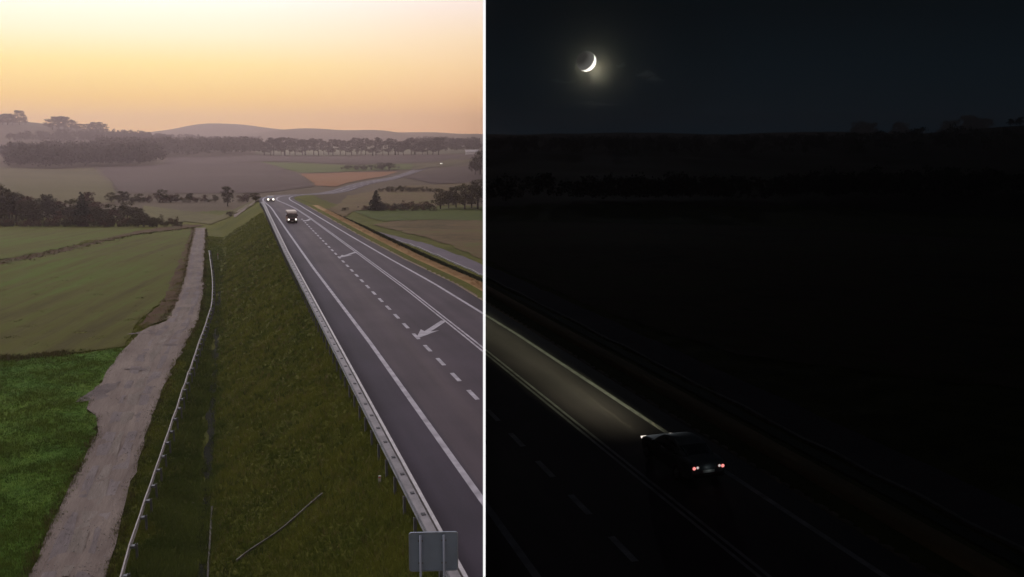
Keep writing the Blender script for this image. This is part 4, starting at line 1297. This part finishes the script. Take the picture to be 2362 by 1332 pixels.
for sx_ in (-.62, .62):
    ld = bpy.data.lights.new('headlight_beam', 'SPOT'); ld.energy = 19.0; ld.color = (.93, 1.0, .60)
    ld.spot_size = R(130); ld.spot_blend = .4; ld.shadow_soft_size = .05
    beam_pattern(ld)
    lo2 = bpy.data.objects.new('headlight_beam', ld); COL.objects.link(lo2); lo2.parent = night_car
    lo2.location = (sx_, 2.42, .66); lo2.rotation_euler = (R(90), 0, 0)
pl = bpy.data.lights.new('plate_lamp', 'POINT'); pl.energy = .10; pl.color = (.9, 1, 1); pl.shadow_soft_size = .02
po = bpy.data.objects.new('plate_lamp', pl); COL.objects.link(po); po.parent = night_car; po.location = (0, -2.45, .80)


def oncoming_lamps(o, xs, y, z, r_, mat):
    for sx_ in xs:
        hl = MB().disc((sx_, y, z), (0, 1, 0), r_ * 1.25, .06, 16).build('headlight', M_CHROME, o)
        MB().disc((sx_, y + .035, z), (0, 1, 0), r_, .03, 16).build('lens', mat, hl)


def minibus(s, w):
    x, y, z = cl_point(s, w)
    o = tag(empty('minibus', (x, y, z + .006), heading(s) + math.pi), 'dark red minibus with cream roof front and lit headlights coming along the highway', 'bus')
    o.scale = (.78, .78, .78)
    M_BODY = mat_plain('maroon_paint', (.085, .035, .030), .35); M_CREAM = mat_plain('cream_paint', (.50, .42, .36), .6)
    M_SIDE = mat_plain('rust_paint', (.20, .085, .045), .45)
    h_ = 2.65
    # side outline of the body (y forward, z up)
    prof_ = [(-3.1, .35), (-3.15, 1.2), (-3.1, 2.45), (2.45, 2.45), (2.72, 2.15), (2.98, 1.25), (3.1, 1.1), (3.15, .45), (3.05, .30)]
    MB().prism(prof_, 'x', -1.06, 1.06).build('body', M_BODY, o, False, .05)
    MB().prism([(-3.12, 2.46), (-3.0, 2.66), (2.35, 2.68), (2.58, 2.46)], 'x', -1.05, 1.05).build('roof', M_CREAM, o, False, .05)
    v = [(-.92, 2.995, 1.32), (.92, 2.995, 1.32), (.88, 2.755, 2.10), (-.88, 2.755, 2.10)]
    MB().add(v, [(0, 1, 2, 3)]).build('windscreen', M_GLASS, o)
    MB().prism([(2.50, 2.455), (2.66, 2.24), (2.72, 2.25), (2.56, 2.47)], 'x', -.98, .98).build('roof_band', M_CREAM, o)
    for sgn in (-1, 1):
        MB().box(sgn * 1.065 if sgn > 0 else -1.075, 1.075 if sgn > 0 else -1.065, -3.0, 2.6, .5, 1.25).build('side_panel', M_SIDE, o)
        for y0, y1 in ((-2.8, -1.4), (-1.3, .1), (.2, 1.5), (1.6, 2.4)):
            MB().box(1.066 if sgn > 0 else -1.074, 1.074 if sgn > 0 else -1.066, y0, y1, 1.4, 2.2).build('window', M_GLASS, o)
        MB().box(min(sgn * 1.1, sgn * 1.32), max(sgn * 1.1, sgn * 1.32), 2.5, 2.6, 1.55, 1.95).build('mirror', M_TRIM, o, False, .02)
        for yy in (-2.0, 2.0): wheel(o, sgn * .93, yy, .37, .24)
    MB().box(-.55, .55, 3.14, 3.17, .75, 1.0).build('grille', M_TRIM, o)
    MB().box(-1.05, 1.05, 3.05, 3.24, .32, .56).build('bumper', M_TRIM, o, False, .03)
    MB().box(-.26, .26, 3.24, 3.255, .40, .51).build('number_plate', mat_plain('plate_cream', (.7, .66, .6), .5), o)
    oncoming_lamps(o, (-.80, .80), 3.16, .88, .17, mat_emit('bus_lamp_glow', (1, .95, .88), 3))


def far_car(s, w, label, strength, paint, forward=False, r_=.24, xs=(-.62, .62)):
    x, y, z = cl_point(s, w)
    o = tag(empty('oncoming_car', (x, y, z + .006), heading(s) + (0 if forward else math.pi)), label, 'car')
    MB().prism([(-2.2, .3), (-2.25, .8), (-1.6, .95), (-.9, 1.42), (.4, 1.42), (1.1, .95), (2.1, .75), (2.2, .35)], 'x', -.88, .88).build('body', paint, o, False, .06)
    MB().add([(-.72, .52, 1.38), (.72, .52, 1.38), (.74, 1.10, 1.0), (-.74, 1.10, 1.0)], [(0, 1, 2, 3)]).build('windscreen', M_GLASS, o)
    for sgn in (-1, 1):
        for yy in (-1.35, 1.35): wheel(o, sgn * .79, yy, .32, .2)
    MB().box(-.5, .5, 2.19, 2.23, .42, .58).build('grille', M_TRIM, o)
    oncoming_lamps(o, xs, 2.22, .68, r_, mat_emit('car_lamp_glow', (1, .93, .80), strength))


minibus(161, -2.0)
far_car(229, -2.1, 'distant car with two lit headlights on the highway crest', 3, mat_plain('brown_paint', (.10, .06, .05), .35), r_=.22)
fp = at(1050, 381); fs, fw = sw(fp[:1], fp[1:2])
far_car(float(fs[0]), -1.7, 'tiny pale car far along the curving road near the wall', 2.5, mat_plain('white_paint', (.8, .8, .8), .3), r_=.35)

# ------------------------------------------------------------------ moon and clouds
moon_d = 20000.0
mo_r = moon_d * 22.5 / 2090
mc = MOON_DIR * moon_d + Vector((0, 0, CAM_H))
bm = bmesh.new(); bmesh.ops.create_icosphere(bm, subdivisions=5, radius=mo_r)
me = bpy.data.meshes.new('moon'); bm.to_mesh(me); bm.free()
for p in me.polygons: p.use_smooth = True
m = bpy.data.materials.new('moon_surface'); m.use_nodes = True; nt = m.node_tree; nt.nodes.clear()
g = nt.nodes.new('ShaderNodeNewGeometry'); dt = nt.nodes.new('ShaderNodeVectorMath'); dt.operation = 'DOT_PRODUCT'
right = Vector((1, 0, 0)); upv = right.cross(-MOON_DIR).normalized() * -1
if upv.z < 0: upv = -upv
sun_from = (right * math.cos(R(-38)) + upv * math.sin(R(-38))) * math.sin(R(56)) + MOON_DIR * math.cos(R(56))   # far side of the moon is lit: thin crescent low right
dt.inputs[1].default_value = sun_from
nt.links.new(g.outputs['Normal'], dt.inputs[0])
mr = nt.nodes.new('ShaderNodeMapRange')
for i, v in enumerate((0.0, .16, .0, 2.2)): mr.inputs[1 + i].default_value = v
nt.links.new(dt.outputs['Value'], mr.inputs[0])
e = nt.nodes.new('ShaderNodeEmission'); e.inputs[0].default_value = (1, .97, .88, 1); out = nt.nodes.new('ShaderNodeOutputMaterial')
es = nt.nodes.new('ShaderNodeMapRange')
for i, v in enumerate((-.85, .05, .042, .20)): es.inputs[1 + i].default_value = v
nt.links.new(dt.outputs['Value'], es.inputs[0])
sm_ = nt.nodes.new('ShaderNodeMath'); sm_.operation = 'ADD'; nt.links.new(mr.outputs[0], sm_.inputs[0]); nt.links.new(es.outputs[0], sm_.inputs[1])
nt.links.new(sm_.outputs[0], e.inputs[1]); nt.links.new(e.outputs[0], out.inputs[0])
me.materials.append(m)
mo = tag(link('moon', me), 'thin bright crescent moon in the night sky', 'moon'); mo.location = mc


def mat_volume(name, dens, aniso, col=(1, 1, 1)):
    m = bpy.data.materials.new(name); m.use_nodes = True; nt = m.node_tree; nt.nodes.clear()
    v = nt.nodes.new('ShaderNodeVolumePrincipled'); o = nt.nodes.new('ShaderNodeOutputMaterial')
    v.inputs['Density'].default_value = dens; v.inputs['Anisotropy'].default_value = aniso; v.inputs['Color'].default_value = (*col, 1)
    nt.links.new(v.outputs[0], o.inputs['Volume']); return m


# volume added behind the moon to make its glow: scatters moonlight into a corona
vc = MOON_DIR * 24000 + Vector((0, 0, CAM_H))
veil = MB().loft([[(math.cos(a) * 4200 * r_, t_ * 60, math.sin(a) * 2000 * r_) for a in np.linspace(0, 2 * math.pi, 32, endpoint=False)] for t_, r_ in ((-1, .8), (0, 1.0), (1, .8))]).build('corona_veil', mat_volume('added_veil_volume', .00125, .9895, (.060, .053, .034)))
veil.location = vc
tag(veil, 'faint glow round the moon from an added veil of cloud', 'cloud', kind='stuff')
for i, (px, py, a, b) in enumerate(((1433, 152, 12, 5), (1490, 172, 26, 6), (1512, 184, 24, 5), (1380, 240, 60, 4), (1300, 188, 34, 4))):
    d = pixel_dir(px, py); c = d * 12000 + Vector((0, 0, CAM_H)); k = 12000 / 2090
    mb = MB(); rings = []
    for t_ in np.linspace(-1, 1, 11):
        rr = math.sqrt(max(.004, 1 - t_ * t_))
        rings.append([(t_ * a * k, math.cos(q) * 20 * rr, math.sin(q) * b * k * rr * (1 + .35 * math.sin(5 * t_ + i)) + 2.2 * k * math.sin(3 * t_ + i)) for q in np.linspace(0, 2 * math.pi, 14, endpoint=False)])
    o = mb.loft(rings).build('cloud_wisp', mat_volume('wisp_volume', .0030, .80, (1, .95, .85)), None, True)
    o.location = c
    tag(o, ['small faint cloud scrap just right of the moon', 'thin cloud wisp farther right of the moon', 'lower cloud wisp right of the moon', 'long thin cloud streak below the moon', 'thin cloud streak lower left of the moon'][i], 'cloud', kind='stuff')

# ------------------------------------------------------------------ haze
hz_ = MB().box(-3080, 3080, REAR_END, FAR_END + 40, -40, HAZE_TOP).build('haze', mat_volume('haze_air', .00033, .35, (.90, .72, .71)))
hz_.data.materials[0].node_tree
tag(hz_, kind='stuff')

# ------------------------------------------------------------------ labels for things in rows: count them from the left
ONES = 'first second third fourth fifth sixth seventh eighth ninth tenth eleventh twelfth thirteenth fourteenth fifteenth sixteenth seventeenth eighteenth nineteenth'.split()
TENS = {2: ('twentieth', 'twenty'), 3: ('thirtieth', 'thirty'), 4: ('fortieth', 'forty')}


def ordinal(n):
    if n < 20: return ONES[n - 1]
    return TENS[n // 10][0] if n % 10 == 0 else TENS[n // 10][1] + '-' + ONES[n % 10 - 1]


same = {}
for o in scene.objects:
    if o.parent is None and o.get('group') and o.get('label'):
        same.setdefault(o['label'], []).append(o)
for lab, obs in same.items():
    if len(obs) < 2: continue
    obs.sort(key=lambda o: o.location.x / o.location.y)
    for i, o in enumerate(obs):
        o['label'] = lab + (', leftmost of them' if i == 0 else ', rightmost of them' if i == len(obs) - 1 else ', ' + ordinal(i + 1) + ' from the left')
